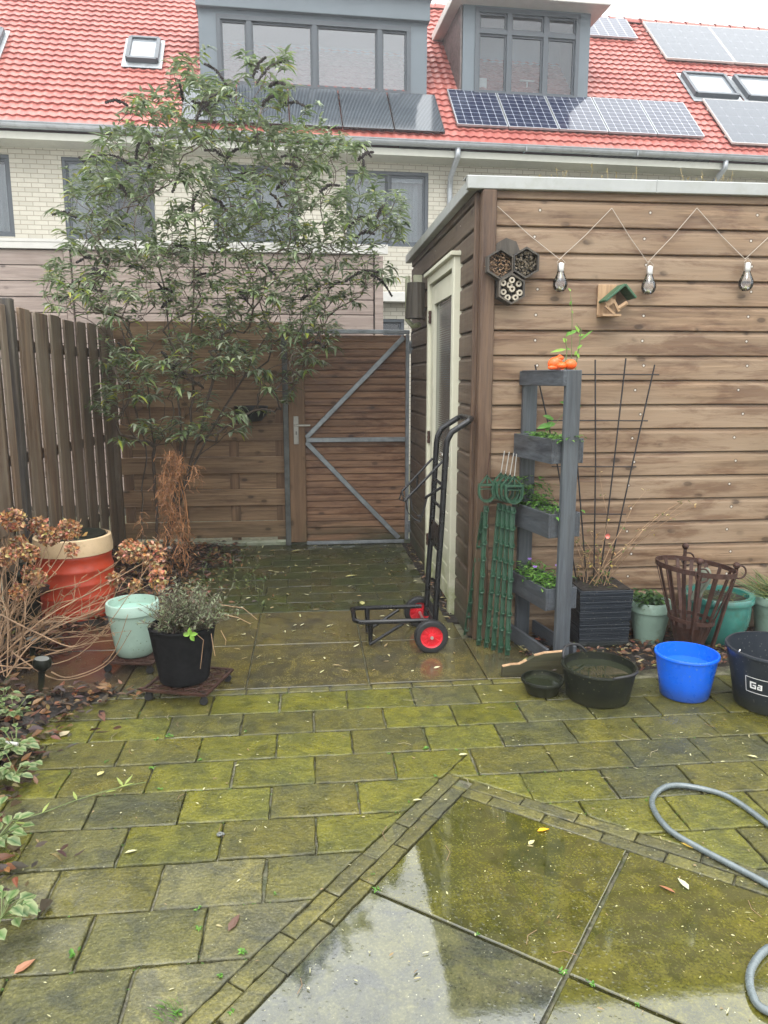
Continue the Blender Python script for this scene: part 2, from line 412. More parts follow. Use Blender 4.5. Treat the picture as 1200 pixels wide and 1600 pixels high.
M['blue'] = plain('blue_plastic', (.006, .12, .72), .3, var=.06, nscale=5, dirt=((.01, .07, .35), .35), grit=(.12, .2, .4))
M['bucket_black'] = plain('charcoal_plastic', (.018, .023, .030), .4, var=.12, nscale=5, spec=.35, grit=(.1, .1, .09))
M['mint'] = plain('mint_plastic', (.33, .46, .39), .45, var=.07, nscale=4, dirt=((.2, .27, .21), .45), grit=(.16, .2, .12))
M['mint_dirty'] = plain('pale_green_plastic', (.2, .29, .235), .5, var=.12, nscale=5, dirt=((.09, .12, .08), .7))
M['glaze'] = plain('turquoise_glaze', (.03, .165, .14), .16, var=.3, nscale=4, dirt=((.03, .075, .045), .6), coat=.5)
M['fabric'] = plain('black_felt', (.008, .008, .009), .8, spec=.15, var=.3, nscale=14, bump=1.2, bscale=220)
M['rust'] = plain('rusty_iron', (.055, .024, .016), .62, .3, var=.4, nscale=22, bump=1.5, dirt=((.03, .015, .012), .7))
M['terra'] = plain('orange_red_plastic', (.46, .055, .022), .36, var=.12, nscale=4, dirt=((.26, .035, .014), .6))
M['barrel_cream'] = plain('cream_plastic', (.62, .46, .28), .42, var=.1, nscale=7, dirt=((.3, .19, .1), .5))
M['orange'] = plain('orange_glazed', (.85, .11, .01), .3, var=.1, nscale=12)
M['green_pl'] = plain('green_plastic', (.02, .068, .036), .4, var=.25, nscale=20, dirt=((.02, .045, .03), .5))
M['green_roof'] = plain('green_felt_roof', (.035, .10, .05), .6, var=.2, nscale=30, bump=1)
M['soil'] = plain('soil', (.016, .012, .009), .75, var=.5, nscale=20, bump=8, bscale=40)
M['cloth'] = plain('grey_green_cloth', (.12, .135, .10), .8, var=.15, nscale=30, bump=1, bscale=250)
M['bark'] = plain('bark', (.085, .062, .045), .75, var=.4, nscale=30, bump=3, bscale=90)
M['twig'] = plain('dry_twig', (.30, .19, .11), .65, var=.4, nscale=12)
M['twig_green'] = plain('green_stem', (.12, .16, .05), .55, var=.25, nscale=12)
M['panicle'] = plain('faded_flower', (.032, .024, .022), .8, var=.5, nscale=40)
M['fern'] = plain('dried_climber', (.34, .16, .07), .7, var=.4, nscale=14)
M['rod'] = plain('dark_rod', (.022, .02, .022), .5, .4, var=.3)
M['string'] = plain('pale_string', (.42, .36, .30), .7, var=.1)
M['water_blue'] = NT('water_over_blue').fin((.006, .11, .62), .03, spec=.6); M['water_mint'] = NT('water_over_mint').fin((.30, .47, .40), .04, spec=.5)
M['water'] = NT('water').fin((.02, .024, .012), .02, spec=.8, coat=.6, coatr=.02)
M['concrete'] = plain('concrete', (.24, .26, .19), .6, var=.2, nscale=8, bump=2, dirt=((.10, .13, .05), .7))
M['hose'] = plain('grey_hose', (.11, .135, .14), .28, var=.2, nscale=30, spec=.6, coat=.3)
M['hose_edge'] = M['hose']
M['glass'] = glassmat('window_glass', .04, (.7, .76, .8)); M['glass_d'] = glassmat('dormer_glass', .14, (.60, .72, .84))
M['bulbglass'] = glassmat('bulb_glass', .03, (1, 1, 1), .01)
M['curtain'] = plain('net_curtain', (.40, .41, .41), .8, var=.04)
M['dark_room'] = plain('dark_interior', (.06, .065, .07), .8, var=.2, nscale=1)
M['pale_room'] = plain('pale_interior', (.26, .31, .37), .8, var=.1, nscale=1)
M['led'] = plain('pale_chips', (.6, .62, .4), .5, var=.2, nscale=90)
M['lens'] = plain('frosted_lens', (.17, .18, .17), .3, var=.1)
M['fl_pink'] = plain('pink_petals', (.75, .25, .2), .5, var=.1); M['fl_yel'] = plain('yellow_bud', (.75, .55, .1), .5, var=.2)
M['fl_vio'] = plain('violet_petals', (.28, .16, .5), .5, var=.2)
M['chips'] = plain('bark_chips', (.16, .13, .09), .7, var=.9, nscale=120); M['bamboo'] = plain('grey_bamboo', (.36, .32, .25), .6, var=.3, nscale=40); M['slate'] = plain('brown_slate', (.10, .08, .075), .5, var=.5, nscale=12)
M['letter'] = plain('white_print', (.75, .75, .75), .5, var=.03)

def brickmat():
    m = NT('pale_brick'); o = m.co(); S = m.sep(o); v = m.comb(S[0], S[2], 0.0)
    b = m.n('TexBrick'); m.l(v, b.inputs['Vector']); b.inputs['Scale'].default_value = 1
    b.inputs['Brick Width'].default_value = .205; b.inputs['Row Height'].default_value = .069; b.inputs['Mortar Size'].default_value = .0065; b.inputs['Mortar Smooth'].default_value = .2
    b.inputs['Color1'].default_value = (.50, .475, .40, 1); b.inputs['Color2'].default_value = (.40, .375, .31, 1); b.inputs['Mortar'].default_value = (.25, .23, .185, 1); b.inputs['Bias'].default_value = -.2
    c = m.mix(m.rng(m.noise(o, 14, 5, .7), .4, .7, 0, .35), b.outputs['Color'], (.36, .33, .27))
    c = m.mix(m.rng(m.noise(o, .7, 4, .6), .45, .7, 0, .25), c, (.33, .31, .25))
    nb = m.bump(b.outputs['Fac'], .01, -.8)
    return m.fin(c, .75, normal=m.bump(m.noise(o, 60, 4), .003, .4, nb))
M['brick'] = brickmat()
def tilemat():
    m = NT('red_roof_tile'); o = m.co(); S = m.sep(o)
    cx = m.math('FLOOR', m.math('DIVIDE', S[0], .145)); cz = m.math('FLOOR', m.math('DIVIDE', m.math('SUBTRACT', S[2], 5.204), .1344))
    wn_ = m.n('TexWhiteNoise', noise_dimensions='2D'); m.l(m.comb(cx, cz, 0.0), wn_.inputs['Vector'])
    c = m.mix(wn_.outputs['Value'], (.29, .070, .055), (.39, .125, .10))
    c = m.mix(m.rng(m.noise(o, 1.1, 5, .65), .5, .75, 0, .4), c, (.24, .085, .06))
    c = m.mix(m.rng(m.noise(o, 30, 5, .7), .55, .75, 0, .3), c, (.25, .07, .05))
    return m.fin(c, m.rng(m.noise(o, 6, 3), .3, .7, .38, .55), spec=.5, normal=m.bump(m.noise(o, 40, 4), .002, .4))
M['tile'] = tilemat()
def pvmat(name, cell, line, cellc, linec, lines_only=False):
    m = NT(name); o = m.co('UV'); S = m.sep(o)
    fx = m.math('FRACT', m.math('MULTIPLY', S[0], cell[0])); fy = m.math('FRACT', m.math('MULTIPLY', S[1], cell[1]))
    ex = m.math('MINIMUM', fx, m.math('SUBTRACT', 1.0, fx)); ey = m.math('MINIMUM', fy, m.math('SUBTRACT', 1.0, fy))
    if lines_only: f = m.rng(ex, line, line * 1.6, 1, 0)
    else:
        f = m.rng(m.math('MINIMUM', ex, ey), line, line * 1.5, 1, 0)
        dia = m.rng(m.math('ADD', ex, ey), .13, .15, 1, 0); f = m.math('MAXIMUM', f, dia)
    c = m.mix(f, cellc, linec)
    return m.fin(c, .1, spec=.45)
M['pv_cell'] = pvmat('solar_cells', (6, 9), .022, (.014, .019, .045), (.30, .32, .36))
M['pv_line'] = pvmat('striped_collector', (34, 1), .14, (.010, .014, .02), (.13, .15, .17), True)
M['pv_dark'] = pvmat('solar_cells_dark', (6, 5), .010, (.035, .045, .062), (.09, .1, .12))
def ribglass():
    m = NT('ribbed_glass'); o = m.co(); S = m.sep(o)
    wv = m.math('SINE', m.math('MULTIPLY', S[2], 420.0)); nb = m.bump(wv, .0012, .6)
    return m.fin((.07, .078, .075), .12, spec=.8, normal=nb)
M['ribglass'] = ribglass()

# ------------------------------------------------------------------ ground, paving, bed
gm = MB()
NX, NY = 60, 70
xs = [-20, -12, -8] + [-4.5 + .2 * i for i in range(56)] + [9, 14, 20]; ys = [-10, -6, -2] + [-1 + .2 * i for i in range(52)] + [12, 16, 22]
for y in ys:
    for x in xs:
        gm.v.append((x, y, -.0125 + .006 * noise.noise(Vector((x * 3, y * 3, 0))))); gm.c.append((1, 1, 1, 1))
for j in range(len(ys) - 1):
    for i in range(len(xs) - 1):
        a = j * len(xs) + i; gm.f.append([a, a + 1, a + 1 + len(xs), a + len(xs)])
def groundmat():
    m = NT('joint_soil'); o = m.co()
    c = m.mix(m.rng(m.noise(o, 30, 5, .7), .35, .65), (.05, .045, .03), (.20, .19, .12))
    c = m.mix(m.rng(m.noise(o, 9, 4, .7), .5, .62, 0, .7), c, (.05, .065, .02))
    c = m.mix(m.rng(m.vor(o, 130), .15, .3, .5, 0), c, (.22, .21, .15))
    return m.fin(c, .5, normal=m.bump(m.noise(o, 70, 5), .01, .8))
struct(gm.build('ground', groundmat(), smooth=True))

def clip(poly, p, n):
    out = []
    for i in range(len(poly)):
        a, b = poly[i], poly[(i + 1) % len(poly)]
        da = (a[0] - p[0]) * n[0] + (a[1] - p[1]) * n[1]; db = (b[0] - p[0]) * n[0] + (b[1] - p[1]) * n[1]
        if da >= 0: out.append(a)
        if (da >= 0) != (db >= 0):
            t = da / (da - db); out.append((a[0] + (b[0] - a[0]) * t, a[1] + (b[1] - a[1]) * t))
    return out
def area(p): return .5 * sum(p[i][0] * p[(i + 1) % len(p)][1] - p[(i + 1) % len(p)][0] * p[i][1] for i in range(len(p)))
def paver(mb, poly, ztop=0.0, gap=.0028, cham=.005, jit=.0026, c=(.2, .2, .1), tilt=.006):
    if len(poly) < 3: return
    A = area(poly)
    if A < 0: poly = poly[::-1]; A = -A
    if A < .0012: return
    # subdivide the outline and let it wander
    P = []
    for i in range(len(poly)):
        a, b = Vector(poly[i]), Vector(poly[(i + 1) % len(poly)]); n = max(1, int((b - a).length / .035))
        for k in range(n): P.append(a.lerp(b, k / n))
    n = len(P); cen = sum(P, Vector((0, 0))) / n
    tx, ty = U(-tilt, tilt), U(-tilt, tilt); zo = U(-.0016, .0016)
    def inset(dd):
        out = []
        for i in range(n):
            a, b, d = P[i - 1], P[i], P[(i + 1) % n]
            e1 = (b - a).normalized(); e2 = (d - b).normalized(); n1 = Vector((-e1.y, e1.x)); n2 = Vector((-e2.y, e2.x))
            nn = (n1 + n2); L2 = max(.35, nn.length_squared / 2); out.append(b + nn / L2 * dd)
        return out
    rings = []
    jn = [(U(-jit, jit), U(-jit, jit)) for _ in range(n)]
    for dd, z in ((gap, -.03), (gap, -cham), (gap + cham * .4, -cham * .3), (gap + cham, 0)):
        ring = inset(dd); rings.append([(q.x + jx, q.y + jy, ztop + z + zo + (q.x - cen.x) * tx + (q.y - cen.y) * ty) for q, (jx, jy) in zip(ring, jn)])
    ring = inset(gap + cham + .005); rings.append([(q.x, q.y, ztop + zo + (q.x - cen.x) * tx + (q.y - cen.y) * ty) for q in ring])
    inn = [(cen.x + (q[0] - cen.x) * .6, cen.y + (q[1] - cen.y) * .6, ztop + zo + ((q[0] - cen.x) * tx + (q[1] - cen.y) * ty) * .6) for q in rings[-1]]; rings.append(inn)
    base = len(mb.v); dk = tuple(k * .6 for k in c)
    cs = [dk, dk, tuple(k * .85 for k in c), c, c, c]
    for r, cc in zip(rings, cs):
        for q in r: mb.v.append(q); mb.c.append((*cc, 1))
    for k in range(len(rings) - 1):
        for i in range(n):
            a = base + k * n + i; b = base + k * n + (i + 1) % n; mb.f.append([a, b, b + n, a + n])
    mb.f.append([base + (len(rings) - 1) * n + i for i in range(n)])
UV_ = (.788, -.616); VV_ = (-.616, -.788); ORG = (.535, 2.495); T = .61
def duv(u, v): return (ORG[0] + UV_[0] * u + VV_[0] * v, ORG[1] + UV_[1] * u + VV_[1] * v)
def pcol(x, y):
    b = noise.noise(Vector((x * .8, y * .8, 3))); r = R()
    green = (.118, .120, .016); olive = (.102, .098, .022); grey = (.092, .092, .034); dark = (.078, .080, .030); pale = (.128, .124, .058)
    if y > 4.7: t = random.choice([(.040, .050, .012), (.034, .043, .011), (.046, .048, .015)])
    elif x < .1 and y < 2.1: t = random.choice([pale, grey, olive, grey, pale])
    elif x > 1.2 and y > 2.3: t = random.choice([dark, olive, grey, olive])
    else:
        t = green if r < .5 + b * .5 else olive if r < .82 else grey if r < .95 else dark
    k = U(.74, .92); return tuple(q * k for q in t)
pm = MB()
u_n = (-UV_[0], -UV_[1]); v_n = (-VV_[0], -VV_[1])
BW = .118
k0 = -14
for k in range(k0, 8):
    y0 = 1.99 + .2135 * k; y1 = y0 + .2135
    if y1 > 3.5: break
    par = k % 2
    i0 = -12
    for i in range(i0, 14):
        x0 = i * .318 + (.0 if par == 1 else .159) + .002; x1 = x0 + .318
        wob = U(-.003, .003); rect = [(x0 + wob, y0), (x1 + wob, y0), (x1 + wob, y1), (x0 + wob, y1)]
        if x1 < -2.3 or x0 > 4: continue
        if x1 < -1.35 and y0 > 1.2: continue
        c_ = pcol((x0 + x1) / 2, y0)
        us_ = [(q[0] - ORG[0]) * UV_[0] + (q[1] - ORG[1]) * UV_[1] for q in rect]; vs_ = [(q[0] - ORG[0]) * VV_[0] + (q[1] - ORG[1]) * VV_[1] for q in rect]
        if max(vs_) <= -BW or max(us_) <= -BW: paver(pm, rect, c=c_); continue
        A = clip(rect, duv(-BW, 0), u_n); paver(pm, A, c=c_)                       # left of the diamond
        B = clip(clip(rect, duv(-BW, 0), UV_), duv(0, -BW), v_n); paver(pm, B, c=c_) if len(B) > 2 else None
# double rows of slim bricks round the diamond
def bc():
    k = U(.82, 1.12); return tuple(q * k for q in random.choice([(.098, .094, .034), (.105, .10, .030), (.088, .086, .038)]))
for r_ in range(2):
    a0, a1 = -BW + .059 * r_, -BW + .059 * (r_ + 1)
    v = -BW - .02 - .1 * r_
    while v < 3.0:
        v2 = v + .205; lo = max(v, a0); 
        paver(pm, [duv(a0, lo), duv(a1, lo), duv(a1, v2), duv(a0, v2)], c=bc(), gap=.002, cham=.004); v = v2
    u = -BW + .06 * (2 - 0) - .1 * r_
    u = 0 - .1 * r_
    while u < 3.2:
        u2 = u + .205; lo = max(u, 0)
        if u2 > lo: paver(pm, [duv(lo, a0), duv(u2, a0), duv(u2, a1), duv(lo, a1)], c=bc(), gap=.002, cham=.004)
        u = u2
# row of slim bricks, then far field of darker mossy pavers
x = -1.35
while x < 1.5:
    paver(pm, [(x, 3.487), (x + .205, 3.487), (x + .205, 3.548), (x, 3.548)], c=bc(), gap=.0035); x += .205
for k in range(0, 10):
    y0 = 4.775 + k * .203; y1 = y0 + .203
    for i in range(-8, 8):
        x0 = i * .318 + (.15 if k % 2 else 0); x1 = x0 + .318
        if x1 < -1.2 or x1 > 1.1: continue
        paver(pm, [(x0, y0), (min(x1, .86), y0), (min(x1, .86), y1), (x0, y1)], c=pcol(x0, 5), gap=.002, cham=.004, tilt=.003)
struct(pm.build('paving', M['stone'], smooth=40, attr=True))
sm = MB()
def slabc():
    k = U(.92, 1.08); return tuple(q * k for q in (.066, .066, .014))
for i in range(0, 5):
    for j in range(0, 5):
        if i * T > 2.6 or j * T > 2.6: continue
        paver(sm, [duv(i * T, j * T), duv((i + 1) * T, j * T), duv((i + 1) * T, (j + 1) * T), duv(i * T, (j + 1) * T)], c=(.07, .074, .045) if (i, j) == (0, 1) else slabc(), gap=.005, cham=.004, tilt=.0015, jit=.0008)
struct(sm.build('stone_slabs', M['slab'], smooth=False, attr=True)); sm = MB()
for (xa, xb) in ((-1.55, -.94), (-.94, -.33), (-.33, .285), (.285, .89), (.89, 1.2)):
    for (ya, yb) in ((3.55, 4.165), (4.165, 4.775)):
        if xa > .8 and yb > 4.2: continue
        paver(sm, [(xa, ya), (xb, ya), (xb, yb), (xa, yb)], c=(.075, .066, .03) if xa > -1 else (.05, .038, .026), gap=.003, cham=.004, tilt=.003, jit=.0008)
struct(sm.build('path_slabs', M['slab_far'], smooth=40, attr=True))
th = MB(); th.box((-.35, 6.86, .005), (2.7, .09, .05), ch=.008); struct(th.build('kerb_strip', M['concrete']))
# planting bed on the left and the strip in front of the shed
def bedmesh(poly_fn, x0, x1, y0, y1, h, step=.05):
    mb = MB(); nx = int((x1 - x0) / step); ny = int((y1 - y0) / step); idx = {}
    for j in range(ny + 1):
        for i in range(nx + 1):
            x = x0 + i * step; y = y0 + j * step; d = poly_fn(x, y)
            z = -.03 + min(1, max(0, d / .12)) * h + (noise.noise(Vector((x * 9, y * 9, 1))) * .012 if d > 0 else 0)
            idx[(i, j)] = len(mb.v); mb.v.append((x, y, z)); mb.c.append((1, 1, 1, 1))
    for j in range(ny):
        for i in range(nx):
            mb.f.append([idx[(i, j)], idx[(i + 1, j)], idx[(i + 1, j + 1)], idx[(i, j + 1)]])
    return mb
def bedL(x, y):
    xe = -1.02 if y < 2.3 else -1.14 - .02 * math.sin(y * 9) if y < 3.3 else -1.0 if y < 3.52 else -1.52 if y < 4.62 else -.92 if y < 6.0 else -.72
    if 3.3 < y < 3.58: xe = -1.12 + (y - 3.3) * 1.1
    return xe + .04 * noise.noise(Vector((x * 4, y * 4, 0))) - x
struct(bedmesh(bedL, -1.95, -.3, 1.0, 6.85, .05).build('garden_bed', M['soil'], smooth=True))
def bedR(x, y): return min(x - 1.13, y - 3.56 + (.0 if x < 2.2 else .0))
struct(bedmesh(bedR, 1.0, 4.5, 3.4, 4.2, .035).build('gravel_strip', M['soil'], smooth=True))
for nm, (cx, cy, wx, wy) in {'soil_strip': (.9, 5.6, .1, 2.3)}.items():
    b = MB(); b.box((cx, cy, -.008), (wx, wy, .02)); struct(b.build(nm, M['soil']))

# leaf litter
BRN = [(.10, .045, .02), (.06, .03, .018), (.035, .02, .013), (.15, .07, .03), (.045, .03, .02), (.19, .105, .05), (.25, .21, .10)]
def flatleaf(mb, x, y, z, ln, c, wd=None, curl=.3):
    a = U(0, 6.28); d = Vector((math.cos(a), math.sin(a), U(-.2, .25))); nrm = Vector((U(-.5, .5), U(-.5, .5), 1))
    mb.leaf((x, y, z), d, nrm, ln, wd or ln * U(.35, .6), (*c, 1), droop=U(-curl, curl), fold=U(.05, .35))
lit = MB()
for _ in range(9500):
    x = U(-1.9, -.4); y = U(1.2, 6.8)
    db = bedL(x, y)
    if db < -abs(random.gauss(0, .09)) : continue
    flatleaf(lit, x, y, (.028 if db > .08 else .012) + U(0, .022), U(.03, .07), tuple(q * U(.7, 1.25) for q in random.choice(BRN[:6] if R() < .95 else BRN)))
for _ in range(1800):
    x = U(1.15, 3.4); y = U(3.55, 4.15)
    flatleaf(lit, x, y, .02 + U(0, .015), U(.02, .05), tuple(q * U(.7, 1.2) for q in random.choice(BRN)))
for _ in range(110):
    flatleaf(lit, U(.86, .93), U(4.5, 6.7), .012, U(.025, .05), random.choice(BRN[3:]))
for _ in range(160):   # under the shrub the litter spills onto the paving
    flatleaf(lit, -.85 + abs(random.gauss(0, .25)), U(5.0, 6.7), .006, U(.02, .045), random.choice(BRN[3:]))
struct(tag(lit.build('leaf_litter', M['deadleaf'], attr=True), 'brown leaf litter covering the planting bed and shed border', 'leaf litter'), 'stuff')
deb = MB()
PALE = [(.42, .40, .22), (.36, .31, .16), (.5, .47, .3), (.28, .2, .1)]
for _ in range(150): flatleaf(deb, U(-.5, .85), U(3.6, 6.75), .006, U(.025, .055), random.choice(PALE), curl=.15, wd=U(.008, .014))
for _ in range(260): flatleaf(deb, U(-1.1, 2.2), U(1.3, 3.5), .004, U(.008, .022), random.choice(PALE), curl=.15, wd=U(.003, .007))
for _ in range(420):
    flatleaf(deb, random.gauss(1.3, .45), random.gauss(2.0, .5), .0035, U(.004, .011), random.choice(PALE), wd=U(.002, .005), curl=.1)
for _ in range(26):
    x, y = U(-.9, 1.8), U(1.4, 3.4); a = U(0, 6.28); deb.cur = (*random.choice([(.25, .16, .09), (.35, .3, .2)]), 1)
    l_ = U(.02, .05); deb.tube([(x, y, .005), (x + math.cos(a) * l_, y + math.sin(a) * l_, .006), (x + math.cos(a + .3) * l_ * 1.8, y + math.sin(a + .3) * l_ * 1.8, .004)], .001, 4)
struct(tag(deb.build('fallen_bits', M['deadleaf'], attr=True), 'small pale fallen leaves, seeds and twigs scattered on wet paving', 'fallen leaves'), 'stuff')
def ground_leaf(px, py, ln, c, label, ang=None, wd=.5, group=None):
    p = g(px, py, .005); mb = MB(); a = ang if ang is not None else U(0, 6.28)
    mb.leaf((p.x, p.y, .006), (math.cos(a), math.sin(a), .05), (.1, .1, 1), ln, ln * wd, (*c, 1), droop=.05, fold=.12)
    return tag(mb.build('fallen_leaf', M['deadleaf'], attr=True), label, 'leaf', group)
ground_leaf(840, 1299, .045, (.8, .42, .01), 'bright orange yellow leaf lying on the green wet slab', .2)
ground_leaf(826, 1320, .035, (.55, .5, .25), 'pale cream leaf just below the orange yellow one', .7)
ground_leaf(1076, 1390, .055, (.5, .52, .35), 'pale green oval leaf on the slab near the hose', 1.7, .45)
ground_leaf(1083, 1326, .042, (.6, .4, .08), 'golden brown leaf touching the hose loop', 2.2)
ground_leaf(1184, 1184, .04, (.65, .6, .3), 'cream leaf lying right of the hose loop on dark pavers', 2.5)
ground_leaf(1055, 1395, .05, (.33, .13, .06), 'reddish brown curled leaf beside the pale green oval leaf', 2.3, .3)
ground_leaf(94, 1151, .055, (.5, .42, .27), 'pale tan rounded leaf at the corner of the leaf litter', 1.1, .8)
ground_leaf(152, 1212, .035, (.55, .5, .2), 'small cream leaf on a paver beside the trailing shoot', 1.0, .7)
ground_leaf(195, 1333, .04, (.55, .53, .3), 'narrow cream leaf across a paver joint at left', .3, .4)
ground_leaf(22, 1522, .06, (.34, .16, .09), 'pinkish brown leaf at the bottom left corner paver', .9, .5)
ground_leaf(357, 1455, .07, (.13, .07, .05), 'dark brown curled leaf on the paver beside the brick border', 1.2, .35)
ground_leaf(717, 1180, .04, (.58, .54, .3), 'cream leaf just above the tip of the brick diamond', .1, .5)
ground_leaf(645, 1251, .035, (.58, .54, .3), 'small cream leaf beside the left brick border', .1, .4)
ground_leaf(455, 862, .12, (.45, .43, .18), 'long pale leaf lying in front of the gate', .5, .3)
ground_leaf(540, 901, .1, (.5, .47, .2), 'large pale leaf on dark moss in mid path', .3, .4)
ground_leaf(566, 945, .08, (.5, .47, .2), 'pale leaf standing out just behind the cart platform', 1.5, .5)
ground_leaf(1098, 1030, .06, (.4, .3, .1), 'yellow brown leaf on the litter right of the blue bucket', 1.5, .5)
sl = MB()
def snail(px, py, label):
    p = g(px, py, .003); mb = MB(); 
    for i in range(14):
        t = i / 13; a = t * 11; r = .011 * (1 - t * .75)
        if i: mb.tube([q0, (p.x + math.cos(a) * r, p.y + math.sin(a) * r * .9, .006 + t * .008)], .0055 * (1 - t * .5), 6)
        q0 = (p.x + math.cos(a) * r, p.y + math.sin(a) * r * .9, .006 + t * .008)
    return tag(mb.build('snail_shell', M['lens'], smooth=True), label, 'snail shell')
snail(344, 1306, 'small grey snail shell lying in a joint between olive pavers')

# moss and weed sprouts in joints
wd_ = MB()
def sprout(mb, p, s, n=9):
    for _ in range(n):
        a = U(0, 6.28); d = Vector((math.cos(a), math.sin(a), U(.2, 1.1))); q = Vector(p) + Vector((U(-.4, .4), U(-.4, .4), 0)) * s
        c = random.choice([(.10, .26, .03), (.16, .34, .05), (.07, .18, .03)]); mb.leaf(q, d, (0, 0, 1), s * U(.35, .8), s * U(.25, .45), (*c, 1), droop=.4, rnd=True)
for (px, py, s) in [(265, 1150, .03), (245, 1156, .025), (383, 1143, .02), (236, 1200, .03), (312, 1188, .02), (666, 1170, .03), (714, 1172, .015), (607, 1178, .015), (680, 1213, .02), (588, 1390, .02), (582, 1365, .012),
                    (878, 1519, .025), (745, 1460, .018), (117, 1490, .035), (310, 1420, .02), (312, 1450, .02), (380, 1487, .025), (345, 1525, .02), (362, 1580, .018), (924, 1537, .02), (995, 1570, .015), (250, 1233, .02), (640, 1253, .01), (805, 1108, .012), (575, 1105, .012), (430, 1397, .012), (275, 1583, .025), (1010, 1250, .012), (165, 1190, .02), (405, 905, .04), (330, 905, .05), (350, 890, .05)]:
    sprout(wd_, g(px, py, .002), s * .75)
for _ in range(30):
    p = g(270 + U(-22, 22), 1585 + U(-14, 14), 0); a = U(0, 6.28); wd_.leaf(p, (math.cos(a) * .5, math.sin(a) * .5, 1), (1, 0, 0), U(.02, .04), .003, (.12, .25, .04, 1), droop=.5)
for _ in range(420):   # tiny growth along paver joints
    k = random.randint(-2, 7); y = 1.99 + .2135 * k; x = U(-1.1, 2.1)
    if R() < .4: x = random.randint(-3, 6) * .318 + (0 if k % 2 else .159); y += U(0, .21)
    du = (x - ORG[0]) * UV_[0] + (y - ORG[1]) * UV_[1]; dv = (x - ORG[0]) * VV_[0] + (y - ORG[1]) * VV_[1]
    if du > -BW and dv > -BW: continue
    if noise.noise(Vector((x * 3, y * 3, 5))) < -.05: continue
    sprout(wd_, (x, y, -.004), U(.004, .009), 5)
struct(tag(wd_.build('joint_weeds', M['leaf'], attr=True), 'tiny green weeds and moss sprouting in the paving joints', 'weeds'), 'stuff')

# ------------------------------------------------------------------ row of houses beyond the alley
HA = math.radians(2.74); HX = Vector((math.cos(HA), math.sin(HA), 0)); HY = Vector((-math.sin(HA), math.cos(HA), 0)); HO = Vector((0, 13.0, 0))
RM = Matrix((HX, HY, Vector((0, 0, 1)))).transposed()
EZ, ED = 5.204, -.45
def roofz(d): return EZ + (d - ED)
def hthing(name, label, cat):
    t = thing(name, label, cat); t.location = HO; t.rotation_euler = (0, 0, HA); t['_w'] = (0, 0, 0); return t
# geometry below is in house space: x = along the facade, y = depth, z = up
def wall_holes(mb, u0, u1, z0, z1, holes, y=0.0, rev=.09):
    us = sorted({u0, u1, *[h[0] for h in holes], *[h[1] for h in holes]}); zs = sorted({z0, z1, *[h[2] for h in holes], *[h[3] for h in holes]})
    us = [u for u in us if u0 <= u <= u1]; zs = [z for z in zs if z0 <= z <= z1]
    for i in range(len(us) - 1):
        for j in range(len(zs) - 1):
            cu, cz = (us[i] + us[i + 1]) / 2, (zs[j] + zs[j + 1]) / 2
            if any(h[0] < cu < h[1] and h[2] < cz < h[3] for h in holes): continue
            mb.add([(us[i], y, zs[j]), (us[i + 1], y, zs[j]), (us[i + 1], y, zs[j + 1]), (us[i], y, zs[j + 1])], [(0, 1, 2, 3)])
    for a, b, c, d in holes:
        mb.add([(a, y, c), (b, y, c), (b, y, d), (a, y, d), (a, y + rev, c), (b, y + rev, c), (b, y + rev, d), (a, y + rev, d)],
               [(0, 4, 5, 1), (1, 5, 6, 2), (2, 6, 7, 3), (3, 7, 4, 0)])
def roofmesh(u0, u1):
    mb = MB(); tw, gl_ = .145, .19; n = int(round((u1 - u0) / tw)); tw = (u1 - u0) / n; K = 6
    rows = int(3.5 * math.sqrt(2) / gl_) + 1
    dv = Vector((0, 1, 1)).normalized(); nv = Vector((0, -1, 1)).normalized()
    def prof(t):   # pantile cross-section
        return .022 * (math.sin(t * 2 * math.pi) * .6 + .4 * math.cos(t * 2 * math.pi + .8))
    for r in range(rows):
        base = len(mb.v); L0 = r * gl_; L1 = (r + 1) * gl_ + .004
        jit_ = U(-.002, .002)
        for i in range(n * K + 1):
            u = u0 + i * tw / K; h = prof(i / K); wob = .006 * math.sin((i / K) * 2 * math.pi + 2.2)
            for (Ls, hh) in ((L0 + wob, -.002), (L0 + wob, .034 + h + jit_), (L0 + gl_ * .5, .022 + h), (L1, .006 + h)):
                p = Vector((u, ED, EZ)) + dv * Ls + nv * hh; mb.v.append(tuple(p)); mb.c.append((1, 1, 1, 1))
        for i in range(n * K):
            for k in range(3):
                a = base + i * 4 + k; mb.f.append([a, a + 4, a + 5, a + 1])
    return mb
